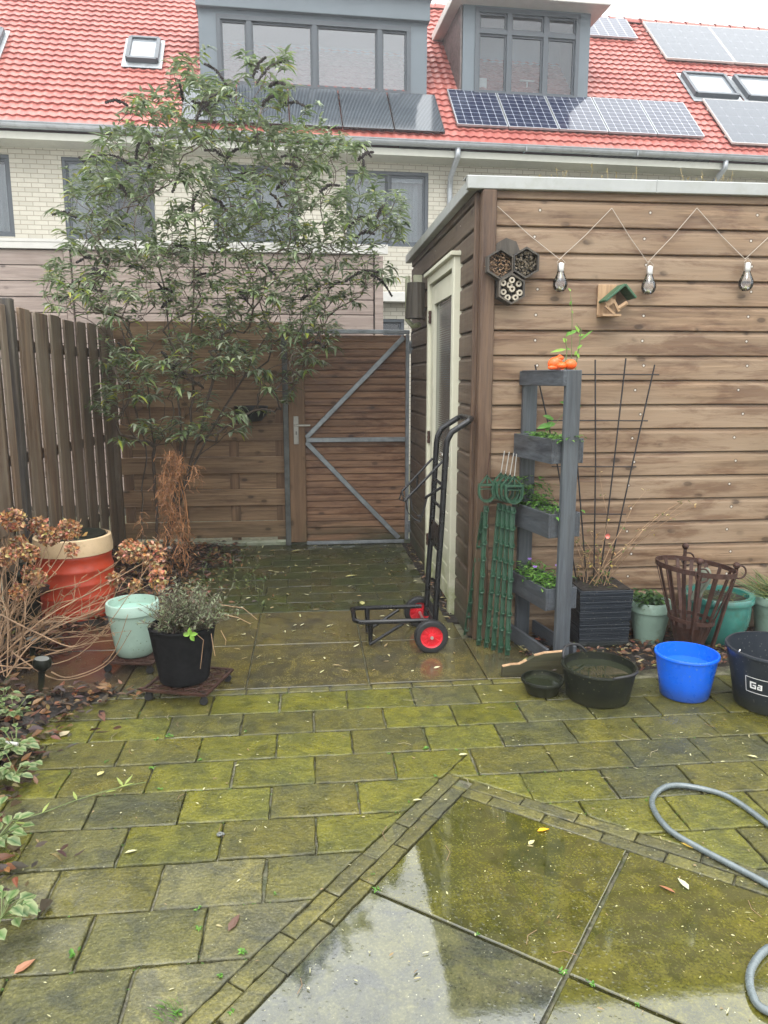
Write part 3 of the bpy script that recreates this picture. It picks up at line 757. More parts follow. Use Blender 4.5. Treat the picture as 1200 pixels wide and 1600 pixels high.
def window(par, u0, u1, z0, z1, y, mull=(), trans=None, fw=.055, glass='glass', frame='anth', curtain=True, room='dark_room', blind=False, sash=.03):
    f = MB(); D = .07
    f.box(((u0 + u1) / 2, y, z1 - fw / 2), (u1 - u0, D, fw), ch=.004); f.box(((u0 + u1) / 2, y, z0 + fw / 2), (u1 - u0, D, fw), ch=.004)
    for u in (u0 + fw / 2, u1 - fw / 2): f.box((u, y, (z0 + z1) / 2), (fw, D - .004, z1 - z0 - 2 * fw), ch=.004)
    cols = [u0 + fw] + [m_ for m in mull for m_ in (m - fw * .45, m + fw * .45)] + [u1 - fw]
    for m in mull: f.box((m, y + .002, (z0 + z1) / 2), (fw * .9, D - .008, z1 - z0 - 2 * fw), ch=.004)
    if trans: f.box(((u0 + u1) / 2, y + .004, trans), (u1 - u0 - 2 * fw, D - .014, fw * .9))
    for i in range(0, len(cols), 2):    # inner sashes
        a, b = cols[i], cols[i + 1]
        for (za, zb) in ([(z0 + fw, z1 - fw)] if not trans else [(z0 + fw, trans - fw * .45), (trans + fw * .45, z1 - fw)]):
            for (c_, s_) in (((a + b) / 2, 0), ((a + b) / 2, 1)):
                f.box((c_, y + .022, za + sash / 2 if s_ == 0 else zb - sash / 2), (b - a, .035, sash))
            for c_ in (a + sash / 2, b - sash / 2): f.box((c_, y + .022, (za + zb) / 2), (sash, .035, zb - za - 2 * sash))
    fo = f.build('window', M[frame], par)
    gmb = MB(); gmb.add([(u0 + fw, y + .03, z0 + fw), (u1 - fw, y + .03, z0 + fw), (u1 - fw, y + .03, z1 - fw), (u0 + fw, y + .03, z1 - fw)], [(0, 1, 2, 3)]); gmb.build('pane', M[glass], fo)
    rm = MB(); rm.box(((u0 + u1) / 2, y + .55, (z0 + z1) / 2), (u1 - u0 + .6, .9, z1 - z0 + .5)); rm.f.pop(2)   # the room behind, open to the window
    rm.build('room', M[room], fo)
    if curtain:
        cb = MB(); n = 60
        segs = curtain if isinstance(curtain, list) else [(u0 + fw, u1 - fw)]
        for (a, b) in segs:
            base = len(cb.v)
            for i in range(n + 1):
                u = a + (b - a) * i / n; yy = y + .14 + .02 * math.sin(u * 55) + .01 * math.sin(u * 23 + 1)
                for zz in (z0 + .02, z1 - .1): cb.v.append((u, yy, zz)); cb.c.append((1, 1, 1, 1))
            for i in range(n): cb.f.append([base + 2 * i, base + 2 * i + 2, base + 2 * i + 3, base + 2 * i + 1])
        cb.build('curtain', M['curtain'], fo, smooth=True)
    if blind:
        b2 = MB(); b2.box(((u0 + u1) / 2, y + .045, z1 - fw - .05), (u1 - u0 - 2 * fw, .03, .09)); b2.build('blind_box', M['zinc'], fo)
    return fo
def panel(par, u0, u1, d0, d1, mat, lift=.09, frame='zinc'):
    z0, z1 = roofz(d0), roofz(d1); nv = Vector((0, -1, 1)).normalized(); dv = Vector((0, 1, 1)).normalized()
    a = Vector((u0, d0, z0)) + nv * lift; b = Vector((u1, d0, z0)) + nv * lift; c = Vector((u1, d1, z1)) + nv * lift; e = Vector((u0, d1, z1)) + nv * lift
    t = nv * .035; fr = MB(); P = [a, b, c, e]; P2 = [p - t for p in P]
    fr.add(P + P2, [(4, 7, 6, 5), (0, 4, 5, 1), (1, 5, 6, 2), (2, 6, 7, 3), (3, 7, 4, 0)])
    k = .012; ux = Vector((k, 0, 0)); ins = [a + ux + dv * k, b - ux + dv * k, c - ux - dv * k, e + ux - dv * k]
    fr.add(P + ins, [(0, 1, 5, 4), (1, 2, 6, 5), (2, 3, 7, 6), (3, 0, 4, 7)])
    # rails under the panel down to the tiles
    for tt in (.2, .8):
        q = a.lerp(e, tt) - t; q2 = b.lerp(c, tt) - t; fr.bar(q - nv * .02, q2 - nv * .02, .03, .03)
    fo = fr.build('solar_panel', M[frame], par)
    cb = MB(); cb.add([p + nv * .0 for p in ins], [(0, 1, 2, 3)]); co_ = cb.build('cell_sheet', mat, fo)
    uv = co_.data.uv_layers.new(name='UVMap')
    for li, q in enumerate(((0, 0), (1, 0), (1, 1), (0, 1))): uv.data[li].uv = q
    return fo
def skylight(par, u0, u1, d0, d1, name='skylight'):
    nv = Vector((0, -1, 1)).normalized(); dv = Vector((0, 1, 1)).normalized()
    def P(u, d, h): return Vector((u, d, roofz(d))) + nv * h
    f = MB(); w_ = .06; S2 = math.sqrt(2)
    fl = MB()
    fl.add([P(u0 - .09, d0 - .12, .05), P(u1 + .09, d0 - .12, .05), P(u1 + .09, d1 + .06, .055), P(u0 - .09, d1 + .06, .055)], [(0, 1, 2, 3)])
    for (A, B) in (((u0, d0), (u1, d0)), ((u0, d1), (u1, d1)), ((u0, d0), (u0, d1)), ((u1, d0), (u1, d1))):
        f.bar(P(A[0], A[1], .09), P(B[0], B[1], .09), w_, .09, side=(dv if A[1] == B[1] else Vector((1, 0, 0))))
    fo = f.build(name, M['anth'], par); fl.build('flashing', M['zinc'], fo)
    pb = MB(); pb.add([P(u0, d0, .10), P(u1, d0, .10), P(u1, d1, .10), P(u0, d1, .10)], [(0, 1, 2, 3)]); pb.build('pane', M['pane_sky'], fo)
    return fo
M['pane_sky'] = NT('skylight_pane').fin((.20, .22, .24), .08, spec=.8)
def gutter(par, u0, u1):
    mb = MB(); n = 8; pts = []
    for i in range(n + 1):
        a = math.pi + math.pi * i / n; pts.append((ED - .06 + .07 * math.cos(a), EZ - .015 + .075 * math.sin(a)))
    pts = [(ED - .14, EZ + .0)] + pts
    for i in range(len(pts) - 1):
        (y0, z0), (y1, z1) = pts[i], pts[i + 1]
        mb.add([(u0, y0, z0), (u1, y0, z0), (u1, y1, z1), (u0, y1, z1)], [(0, 1, 2, 3)])
    mb.tube([(u0, ED - .132, EZ - .01), (u1, ED - .132, EZ - .01)], .011, 6)
    x = u0 + 1.1
    while x < u1: mb.box((x, ED - .065, EZ - .06), (.012, .16, .075)); x += 1.9
    mb.build('gutter', M['zinc'], par, smooth=50)
    s_ = MB(); s_.box(((u0 + u1) / 2, -.21, EZ - .16), (u1 - u0, .46, .1)); s_.build('eaves_board', M['eave'], par)
M['eave'] = plain('eaves_paint', (.5, .5, .44), .5, var=.05)
def house(name, label, u0, u1, holes):
    t = hthing(name, label, 'house'); mb = MB(); wall_holes(mb, u0, u1, 0, EZ - .1, holes)
    for u in (u0, u1): mb.add([(u, 0, 0), (u, 7, 0), (u, 7, EZ), (u, 3.05, roofz(3.05) - .1), (u, 0, EZ)], [(0, 1, 2, 3, 4)])
    mb.add([(u0, 7, 0), (u1, 7, 0), (u1, 7, EZ), (u0, 7, EZ)], [(0, 1, 2, 3)])
    mb.build('wall', M['brick'], t)
    rf = roofmesh(u0, u1); rf.add([(u0, 3.05, roofz(3.05)), (u1, 3.05, roofz(3.05)), (u1, 7, EZ), (u0, 7, EZ)], [(0, 1, 2, 3)]); r_ = rf.build('roof', M['tile'], t)
    rd = MB(); u = u0
    while u < u1 - .01:
        uu = min(u + .33, u1)
        n = 8; base = len(rd.v)
        for k, (uq, rr) in enumerate(((u, .125), (uq2 := uu, .105))):
            for i in range(n + 1):
                a = math.pi * i / n; rd.v.append((uq, 3.05 + rr * math.cos(a), roofz(3.05) - .03 + rr * math.sin(a))); rd.c.append((1, 1, 1, 1))
        for i in range(n): rd.f.append([base + i, base + i + 1, base + n + 2 + i, base + n + 1 + i])
        u = uu
    rd.build('ridge_tiles', M['tile'], r_, smooth=True)
    gutter(t, u0, u1); return t
def down(par, u, z0):
    mb = MB(); mb.tube([(u + .02, ED - .05, EZ - .08), (u + .02, ED - .04, EZ - .2), (u, -.1, EZ - .42), (u, -.06, EZ - .6), (u, -.06, z0)], .045, 12)
    for z in (4.2, 3.0): mb.lathe([(.052, -.02), (.052, .02)], (u, -.06, z), 12)
    mb.build('downpipe', M['zinc'], par, smooth=True)
WT, WB = 4.885, 3.68
hA = house('terraced_house', 'leftmost brick house with plain red roof and a small roof window', -9.5, -2.05, [(-5.9, -4.5, WB, WT), (-3.74, -2.37, WB - .01, WT), (-4.6, -3.2, 1.0, 2.4)])
window(hA, -5.9, -4.5, WB, WT, .05, mull=(-5.2,), blind=False)
window(hA, -3.74, -2.37, WB - .01, WT, .05, mull=(-2.95,), curtain=[(-3.68, -3.2)], blind=True)
window(hA, -4.6, -3.2, 1.0, 2.4, .05)
skylight(hA, -2.80, -2.34, .93, 1.44); skylight(hA, -5.3, -4.84, .93, 1.44)
hB = house('terraced_house', 'middle house with wide grey dormer above a row of striped collectors', -2.05, 2.45, [(-1.46, -.1, WB, WT - .01), (.69, 2.07, WB, WT - .02), (1.0, 1.67, 0, 2.5)])
window(hB, -1.46, -.1, WB, WT - .01, .05, mull=(-.75,), blind=True)
window(hB, .69, 2.07, WB, WT - .02, .05, mull=(1.40,), blind=True)
window(hB, 1.0, 1.67, .02, 2.5, .05, curtain=False)
lb = MB(); lb.box((0.2, -.12, 2.84), (4.4, .22, .16), ch=.01); lb.build('canopy', M['white'], hB)
down(hB, 2.42, 0)
hC = house('terraced_house', 'house with white topped narrow dormer above five gridded solar panels', 2.45, 7.1, [(2.82, 4.18, WB, WT - .02), (4.99, 6.58, WB, WT - .02)])
window(hC, 2.82, 4.18, WB, WT - .02, .05, mull=(3.5,), blind=True); window(hC, 4.99, 6.58, WB, WT - .02, .05, mull=(5.8,), blind=True)
down(hC, 7.06, 0)
hD = house('terraced_house', 'rightmost house with paired skylights and large dark solar panels', 7.1, 14.0, [(8.5, 10.0, WB, WT)])
window(hD, 8.5, 10.0, WB, WT, .05, mull=(9.2,))
fm = MB()
for d_ in (.9, 1.9):
    fm.add([(-1.98, d_, roofz(d_) + .08), (-1.78, d_, roofz(d_) + .08), (-1.78, d_ + .95, roofz(d_ + .95) + .08), (-1.98, d_ + .95, roofz(d_ + .95) + .08)], [(0, 1, 2, 3)])
fm.build('lead_flashing', M['white'], hB) if False else None
# dormer of the middle house
def dormer(par, u0, u1, d, ztop, win, fascia, fh, over, mull, trans, cheek='anth_l', sideover=.0, glass='glass_d', room='pale_room'):
    zb = roofz(d) - .05; dback = ztop - EZ + ED
    b = MB(); w0, w1, wz0, wz1 = win
    wall_holes(b, u0, u1, zb, ztop, [(w0, w1, wz0, wz1)], y=d, rev=.05)
    b.add([(u0, d, zb), (u0, d, ztop), (u0, dback, ztop)], [(0, 1, 2)]); b.add([(u1, d, zb), (u1, dback, ztop), (u1, d, ztop)], [(0, 1, 2)])
    o = b.build('dormer', M[cheek], par)
    f = MB(); f.box(((u0 + u1) / 2, (d - over + dback + .3) / 2, ztop + fh / 2), (u1 - u0 + 2 * sideover, dback + .3 - d + over, fh), ch=.008); f.build('dormer_roof', M[fascia], o)
    fr = MB()
    # window frame
    window_into(o, w0, w1, wz0, wz1, d + .02, mull, trans, glass, room)
    return o
def window_into(par, u0, u1, z0, z1, y, mull, trans, glass, room):
    f = MB(); fw = .07; D = .08
    f.box(((u0 + u1) / 2, y, z1 - fw / 2), (u1 - u0, D, fw)); f.box(((u0 + u1) / 2, y, z0 + fw / 2), (u1 - u0, D, fw))
    for u in (u0 + fw / 2, u1 - fw / 2): f.box((u, y, (z0 + z1) / 2), (fw, D - .004, z1 - z0 - 2 * fw))
    cols = [u0 + fw] + [q for m in mull for q in (m - .04, m + .04)] + [u1 - fw]
    for m in mull: f.box((m, y + .002, (z0 + z1) / 2), (.08, D - .008, z1 - z0 - 2 * fw))
    if trans: f.box(((u0 + u1) / 2, y + .004, trans), (u1 - u0 - 2 * fw, D - .014, .07))
    for i in range(0, len(cols), 2):
        a, b = cols[i], cols[i + 1]
        for (za, zb) in ([(z0 + fw, z1 - fw)] if not trans else [(z0 + fw, trans - .035), (trans + .035, z1 - fw)]):
            s = .03
            f.box(((a + b) / 2, y + .02, za + s / 2), (b - a, .03, s)); f.box(((a + b) / 2, y + .02, zb - s / 2), (b - a, .03, s))
            for c_ in (a + s / 2, b - s / 2): f.box((c_, y + .02, (za + zb) / 2), (s, .03, zb - za - 2 * s))
    f.build('window_frame', M['anth'], par)
    p = MB(); p.add([(u0 + fw, y + .028, z0 + fw), (u1 - fw, y + .028, z0 + fw), (u1 - fw, y + .028, z1 - fw), (u0 + fw, y + .028, z1 - fw)], [(0, 1, 2, 3)]); p.build('pane', M[glass], par)
    r = MB(); r.box(((u0 + u1) / 2, y + .5, (z0 + z1) / 2), (u1 - u0 + .02, .9, z1 - z0)); r.f.pop(2); r.build('room', M[room], par)
dB = dormer(hB, -1.62, 2.14, .58, 7.36, (-1.34, 1.86, 6.22, 7.29), 'anth_l', .34, .1, (-.82, .245, 1.33), None, sideover=.03)
cp = MB(); cp.box((.26, 1.35, 7.72), (3.9, 2.0, .04)); cp.build('dormer_edge', M['white'], dB)
dC = dormer(hC, 2.76, 5.02, .58, 7.70, (2.97, 4.83, 6.30, 7.67), 'white', .15, .34, (3.57, 4.22), 7.31, cheek='anth_l', sideover=.22, glass='glass', room='pale_room')
ck = MB()
for i in range(14):   # slate hung on the visible cheek
    z = 6.3 + i * .1
    d1 = z - EZ + ED + .05
    if d1 > .62: ck.box((2.735, (.6 + d1) / 2, z + .05), (.03 + .004 * (i % 2), max(.02, d1 - .6), .104))
ck.build('slate_cheek', M['slate'], dC)
fu = MB(); fu.box((3.17, .86, 6.52), (.2, .03, .32), ch=.01); fu.box((4.05, .95, 6.42), (.1, .1, .1)); fu.tube([(4.02, .9, 6.4), (4.02, .9, 6.68)], .012, 6); fu.box((4.02, .9, 6.69), (.26, .04, .02)); fu.box((4.5, .9, 6.42), (.4, .1, .08)); fu.box((3.8, .9, 6.4), (.14, .1, .1))
fu.build('window_clutter', M['white'], dC)
for i in range(5): panel(hB, -1.86 + i * .825, -1.86 + (i + 1) * .825 - .015, -.33, .50, M['pv_line'], frame='black_paint')
for i in range(5): panel(hC, 2.50 + i * .872, 2.50 + (i + 1) * .872 - .02, -.14, .66, M['pv_cell'])
for i in range(1): panel(hC, 5.55, 6.76, 2.42, 3.02, M['pv_cell'])
for i in range(3): panel(hD, 7.10 + i * 1.45, 7.10 + (i + 1) * 1.45 - .02, 1.86, 2.95, M['pv_dark'], lift=.1, frame='white')
for i in range(3): panel(hD, 7.28 + i * 1.45, 7.28 + (i + 1) * 1.45 - .02, -.26, .78, M['pv_dark'], lift=.1, frame='white')
skylight(hD, 7.22, 8.05, .9, 1.44); skylight(hD, 8.27, 9.1, .9, 1.44)

# ------------------------------------------------------------------ neighbour's timber shed across the alley
ns = thing('neighbour_shed', 'pale brown boarded shed with white flat roof edge behind the fence', 'shed', (-2.0, 8.5, 0))
mb = MB(); z = 2.835
while z > .2:
    z -= .16
    for (xa, xb) in ((-5.5, -2.52), (-2.44, .74)):
        mb.box(((xa + xb) / 2, 8.5, z + .079), (xb - xa, .022, .152), ch=.004)
sub('cladding', M['neigh_wood'], ns, mb)
mb = MB(); mb.box((-2.3, 8.58, 1.4), (6.3, .1, 2.82)); mb.box((-2.3, 10.2, 1.4), (6.2, 3.1, 2.78)); sub('wall', M['hotel_wood'], ns, mb)
for x in (-2.48, .80): mb = MB(); mb.box((x, 8.485, 1.41), (.09 if x > 0 else .06, .05, 2.82), ch=.004); sub('post', M['neigh_wood'], ns, mb)
mb = MB(); mb.box((-2.33, 8.47, 2.885), (6.45, .03, .1), ch=.004); mb.box((-2.3, 10.1, 2.92), (6.3, 3.3, .03)); sub('roof_edge', M['white'], ns, mb)

# ------------------------------------------------------------------ vertical slat fence on the left
fe = thing('slat_fence', 'weathered grey brown fence of overlapping vertical slats on the left', 'fence', (-1.8, 5.0, 0))
mb = MB(); y = 1.2; k = 0
while y < 6.84:
    X = -1.72 - (6.85 - y) * .068
    for (dx, dy) in ((.010, 0), (-.0105, .105)):
        if y + dy > 6.85: continue
        h = 1.95 + U(-.012, .012); t = Matrix.Rotation(U(-.007, .007), 3, 'X')
        mb.box((X + dx, y + dy, h / 2 + .02), (.018, .19, h - .04), t, ch=.003)
    y += .25
sub('slats', M['fence_v'], fe, mb)
for z in (.35, 1.0, 1.72): mb = MB(); mb.bar((-1.755 - 5.65 * .068, 1.2, z), (-1.755, 6.85, z), .024, .07, side=(1, 0, 0)); sub('rail', M['fence_v'], fe, mb)
for y in (1.25, 3.1, 4.97, 6.86): mb = MB(); X = -1.72 - (6.85 - y) * .068; mb.box((X + .01, y, 1.0), (.075, .075, 2.0), ch=.006); sub('post', M['hotel_wood'] if y == 4.97 else M['fence_v'], fe, mb)
for y in (2.0, 3.9):
    mb = MB(); mb.bar((-1.95 + .07, 4.0, .58), (-1.86 + .03, 5.3, .62), .03, .06, side=(1, 0, 0))
sub('cross_rail', M['fence_v'], fe, mb)

# horizontally boarded back fence
bf = thing('board_fence', 'brown horizontal hit and miss board fence left of the gate', 'fence', (-.95, 6.95, 0))
mb = MB()
for k in range(13):
    z = .05 + k * .15; yy = 6.93 if k % 2 == 0 else 6.975
    mb.box(((-1.68 + -.215) / 2, yy, z + .078), (1.465, .018, .152), Matrix.Rotation(U(-.001, .001), 3, 'Y'), ch=.003)
sub('boards', M['fence_h'], bf, mb)
for x in (-1.63, -1.15, -.68, -.26): mb = MB(); mb.box((x, 6.952, 1.0), (.085, .024, 1.96)); sub('batten', M['stile_wood'], bf, mb)
wb = MB(); wb.lathe([(0, -.09), (.09, -.08), (.14, -.02), (.15, .05), (.14, .05), (.13, 0), (0, -.03)], (-.50, 6.76, 1.22), 24)
tag(wb.build('wall_planter', M['black_rubber'], smooth=40), 'round black hanging planter on the board fence behind the shrub', 'planter')

# gate with steel frame
gt = thing('garden_gate', 'brown horizontally boarded gate with a galvanised Z braced steel frame', 'gate', (.4, 6.78, 0))
mb = MB(); z = .03; k = 0
while z < 1.88:
    mb.box((.425, 6.80 + .007 * (k % 2), z + .031), (.93, .016, (.0575, .0565, .052, .058)[k % 4]), Matrix.Rotation(U(-.0012, .0012), 3, 'Y'), ch=.003); z += .062; k += 1
mb.box((.425, 6.822, .96), (.92, .006, 1.84))  # thin backing sheet added to block light through the board gaps
sub('boards', M['gate_wood'], gt, mb)
mb = MB(); a = .035
mb.box((.42, 6.765, 1.915), (.98, .03, .035), ch=.003); mb.box((.893, 6.765, .965), (.032, .03, 1.86), ch=.003); mb.box((.42, 6.765, .02), (.9, .03, .03), ch=.003)
mb.bar((-.02, 6.766, .965), (.877, 6.766, .965), .028, .04, ch=.003); mb.bar((-.02, 6.768, .985), (.86, 6.768, 1.87), .026, .042, ch=.003); mb.bar((-.02, 6.768, .945), (.82, 6.768, .05), .026, .042, ch=.003)
sub('steel_frame', M['galv'], gt, mb)
mb = MB(); mb.box((-.10, 6.77, .97), (.145, .045, 1.88), ch=.005); sub('stile', M['stile_wood'], gt, mb)
mb = MB(); mb.box((-.107, 6.742, 1.055), (.046, .008, .25), ch=.003); lp = sub('lock_plate', M['galv_l'], gt, mb)
mb = MB(); mb.tube([(-.107, 6.74, 1.10), (-.107, 6.70, 1.10), (.02, 6.698, 1.10)], .009, 8); sub('handle', M['steel'], lp, mb, smooth=40)
mb = MB(); mb.box((-.107, 6.737, 1.03), (.008, .004, .03)); sub('keyhole', M['black_paint'], lp, mb)
for z in (1.78, .16): mb = MB(); mb.box((.93, 6.75, z), (.06, .02, .11), ch=.003); mb.tube([(.905, 6.74, z - .03), (.905, 6.74, z + .03)], .012, 8); sub('hinge', M['galv'], gt, mb)
gp = MB(); gp.box((-.196, 6.79, .96), (.05, .06, 1.92), ch=.004); tag(gp.build('gate_post', M['dark_galv']), 'slim grey steel post between the board fence and the gate lock', 'post')
gp = MB(); gp.box((.972, 6.82, .96), (.075, .07, 1.92), ch=.004); tag(gp.build('gate_post', M['black_rubber']), 'thick dark post between the gate hinges and the shed', 'post')

# ------------------------------------------------------------------ garden shed
SX, SY, ST = .945, 4.18, 2.596
PT = .137
sh = thing('garden_shed', 'brown horizontally boarded garden shed with a flat metal edged roof', 'shed', (SX, SY, 0))
sm_ = wood('x', (.1, .1, .1), (.1, .1, .1)); bpy.data.materials.remove(sm_)
def boards(mb, p0, p1, out, zt, n, pitch=PT):
    """rabbeted cladding boards from p0 to p1 (xy), outward normal out"""
    p0, p1, out = Vector((*p0, 0)), Vector((*p1, 0)), Vector((*out, 0))
    for k in range(n):
        z1 = zt - k * pitch; z0 = z1 - pitch; z1 = min(z1, 2.555); j = U(-.0015, .0015)
        prof = [(.000, z0 + .001), (.019, z0 + .004), (.022, z0 + .008), (.0215, z1 - .026), (.019, z1 - .018), (.009, z1 - .012), (.006, z1 - .0005)]
        base = len(mb.v); nseg = 14
        for s in range(nseg + 1):
            p = p0.lerp(p1, s / nseg); wob = .0012 * noise.noise(Vector((s * .7, k * 3.1, 0)))
            for (o_, z) in prof: q = p + out * (o_ + j + wob); mb.v.append((q.x, q.y, z + wob * .8)); mb.c.append((1, 1, 1, 1))
        m_ = len(prof)
        for s in range(nseg):
            for i in range(m_ - 1): a = base + s * m_ + i; mb.f.append([a, a + m_, a + m_ + 1, a + 1])
        for e in (0, nseg): mb.f.append([base + e * m_ + i for i in range(m_)])
mb = MB(); NB = 19
boards(mb, (SX + .075, SY), (4.6, SY), (0, -1), ST, NB)
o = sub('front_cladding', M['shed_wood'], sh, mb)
# material coords are local to the shed root (z unchanged)
DY0, DY1, DZT = 4.60, 5.62, 2.235
mb = MB()
boards(mb, (SX, SY + .04), (SX, DY0 - .0), (-1, 0), ST, NB); boards(mb, (SX, DY1), (SX, 6.74), (-1, 0), ST, NB)
boards(mb, (SX, DY0), (SX, DY1), (-1, 0), ST, 3)
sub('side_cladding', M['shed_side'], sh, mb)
mb = MB(); mb.box(((SX + 4.6) / 2 + .02, (SY + 6.72) / 2 + .02, 1.24), (4.6 - SX - .02, 6.72 - SY - .02, 2.48)); sub('wall_core', M['hotel_wood'], sh, mb)
mb = MB(); mb.box((SX + .037, SY - .022, 1.25), (.078, .07, 2.5), ch=.006); sub('corner_post', M['post_wood'], sh, mb)
mb = MB(); mb.box((SX - .012, SY + .035, 1.25), (.026, .045, 2.5), ch=.004); sub('corner_trim', M['post_wood'], sh, mb)
mb = MB()
mb.box((2.75, SY - .03, 2.535), (3.78, .05, .066), ch=.004); mb.box((SX - .045, (SY + 6.8) / 2, 2.535), (.05, 6.8 - SY, .066), ch=.004)
mb.box((2.75, SY + .02, 2.571), (3.78, .11, .006)); mb.box((SX, (SY + 6.8) / 2, 2.5725), (.12, 6.8 - SY, .006)); mb.box((2.75, 5.55, 2.545), (3.6, 2.6, .03))
for x in (1.90, 3.9): mb.box((x, SY - .056, 2.536), (.004, .004, .07))
sub('roof_edge', M['alu_trim'], sh, mb)
# door
mb = MB(); X = SX - .03
mb.box((X, DY0 + .035, DZT / 2), (.06, .07, DZT), ch=.004); mb.box((X, DY1 - .03, DZT / 2), (.06, .06, DZT), ch=.004); mb.box((X, (DY0 + DY1) / 2, DZT - .03), (.058, DY1 - DY0 - .14, .06))
mb.box((X - .012, (DY0 + DY1) / 2, DZT + .012), (.085, DY1 - DY0 + .04, .026), ch=.003)
sub('door_frame', M['cream'], sh, mb)
dm = MB(); xd = SX - .018; ya, yb = DY0 + .075, DY1 - .065; GZ0, GZ1 = .93, 2.03
dm.box((xd, ya + .055, 1.09), (.04, .11, 2.14), ch=.003); dm.box((xd, yb - .055, 1.09), (.04, .11, 2.14), ch=.003)
dm.box((xd, (ya + yb) / 2, (GZ1 + 2.16) / 2), (.038, yb - ya - .22, 2.16 - GZ1)); dm.box((xd, (ya + yb) / 2, .9), (.038, yb - ya - .22, .06))
z = .03
while z < .86: dm.box((xd + .004, (ya + yb) / 2, z + .059), (.026, yb - ya - .22, .116), ch=.006); z += .12
door = sub('door', M['cream'], sh, dm)
mb = MB(); mb.add([(xd + .002, ya + .11, GZ0), (xd + .002, yb - .11, GZ0), (xd + .002, yb - .11, GZ1), (xd + .002, ya + .11, GZ1)], [(0, 1, 2, 3)]); sub('glass_pane', M['ribglass'], door, mb)
mb = MB(); mb.tube([(xd - .02, ya + .05, 1.03), (xd - .07, ya + .05, 1.03), (xd - .07, ya + .15, 1.03)], .01, 8); mb.box((xd - .024, ya + .05, 1.0), (.006, .04, .2)); sub('handle', M['steel'], door, mb, smooth=40)
for z in (1.95, 1.08, .3):
    mb = MB(); mb.tube([(xd - .03, yb + .0, z - .045), (xd - .03, yb + .0, z + .045)], .011, 8)
    for q in (-.03, 0, .03): mb.lathe([(.013, -.006), (.013, .006)], (xd - .03, yb, z + q), 8)
    sub('hinge', M['rust'], door, mb, smooth=40)
rw = MB()
for _ in range(46):
    x = random.choice([1.35, 1.52, 1.75, 2.3, 2.45, 2.2]) + U(-.1, .1); y = SY + U(0.05, .35); h = U(.03, .10)
    p = Vector((x, y, 2.57)); q = p + Vector((U(-.03, .03), U(-.03, .03), h)); rw.cur = (.28, .22, .10, 1); rw.tube([p, (p + q) / 2 + Vector((U(-.01, .01), 0, 0)), q], .0016, 4)
    for _ in range(3): rw.leaf(p.lerp(q, U(.5, 1)), (U(-1, 1), U(-1, 1), U(0, 1)), (0, 0, 1), U(.012, .025), .007, (.34, .26, .10, 1))
struct(tag(rw.build('roof_weeds', M['deadleaf'], attr=True), 'dry yellowish weeds growing along the shed roof edge', 'weeds'), 'stuff')

# wall lamp and pipe near the far end of the shed side
wl = thing('wall_lamp', 'grey ribbed shade on a cream pipe on the shed side wall', 'lamp', tuple(atx(650, 470, .86)))
c0 = Vector(wl['_w'])
mb = MB(); n = 28; prof = []
for zz, rr in ((-.135, .082), (.135, .066)):
    for j in range(n): a = 2 * math.pi * j / n; r_ = rr * (1 + (.05 if j % 2 else 0)); mb.v.append((c0.x + r_ * math.cos(a), c0.y + r_ * math.sin(a), c0.z + zz)); mb.c.append((1, 1, 1, 1))
for j in range(n): mb.f.append([j, (j + 1) % n, n + (j + 1) % n, n + j])
mb.f.append(list(range(n, 2 * n))); mb.f.append(list(range(n))[::-1]); sub('shade', M['hotel_wood'], wl, mb)
mb = MB(); mb.tube([(c0.x - .05, c0.y + .12, c0.z + .2), (c0.x - .05, c0.y + .12, c0.z - .14), (c0.x - .01, c0.y + .09, c0.z - .19), (c0.x + .03, c0.y + .02, c0.z - .18)], .022, 10); sub('pipe', M['cream'], wl, mb, smooth=40)
mb = MB(); mb.box((c0.x + .03, c0.y + .13, c0.z + .14), (.07, .05, .14), ch=.004); sub('bracket', M['cream'], wl, mb)

# ------------------------------------------------------------------ things on the shed front
FY = SY - .024
ih = thing('insect_hotel', 'weathered insect hotel of three hexagon boxes on the shed corner', 'insect hotel', tuple(at(795, 430, FY)))
HXR = .082
def hexp(r, rot=0): return [(r * math.cos(math.radians(60 * i + 30)), r * math.sin(math.radians(60 * i + 30))) for i in range(6)]
RXZ = Matrix(((1, 0, 0), (0, 0, -1), (0, 1, 0)))      # local z -> -y (towards the camera)
mb = MB(); pts = [at(768, 405, FY), at(776, 380, FY), at(790, 372, FY), at(806, 378, FY), at(815, 402, FY)]
mb.add([(p.x, FY - .012, p.z) for p in pts] + [(p.x, FY, p.z) for p in pts], [(0, 1, 2, 3, 4), (9, 8, 7, 6, 5)] + [(i, i + 5, (i + 1) % 5 + 5, (i + 1) % 5) for i in range(5)]); sub('back_board', M['hotel_wood'], ih, mb)
hexes = [(776, 416), (815, 414), (793, 454)]
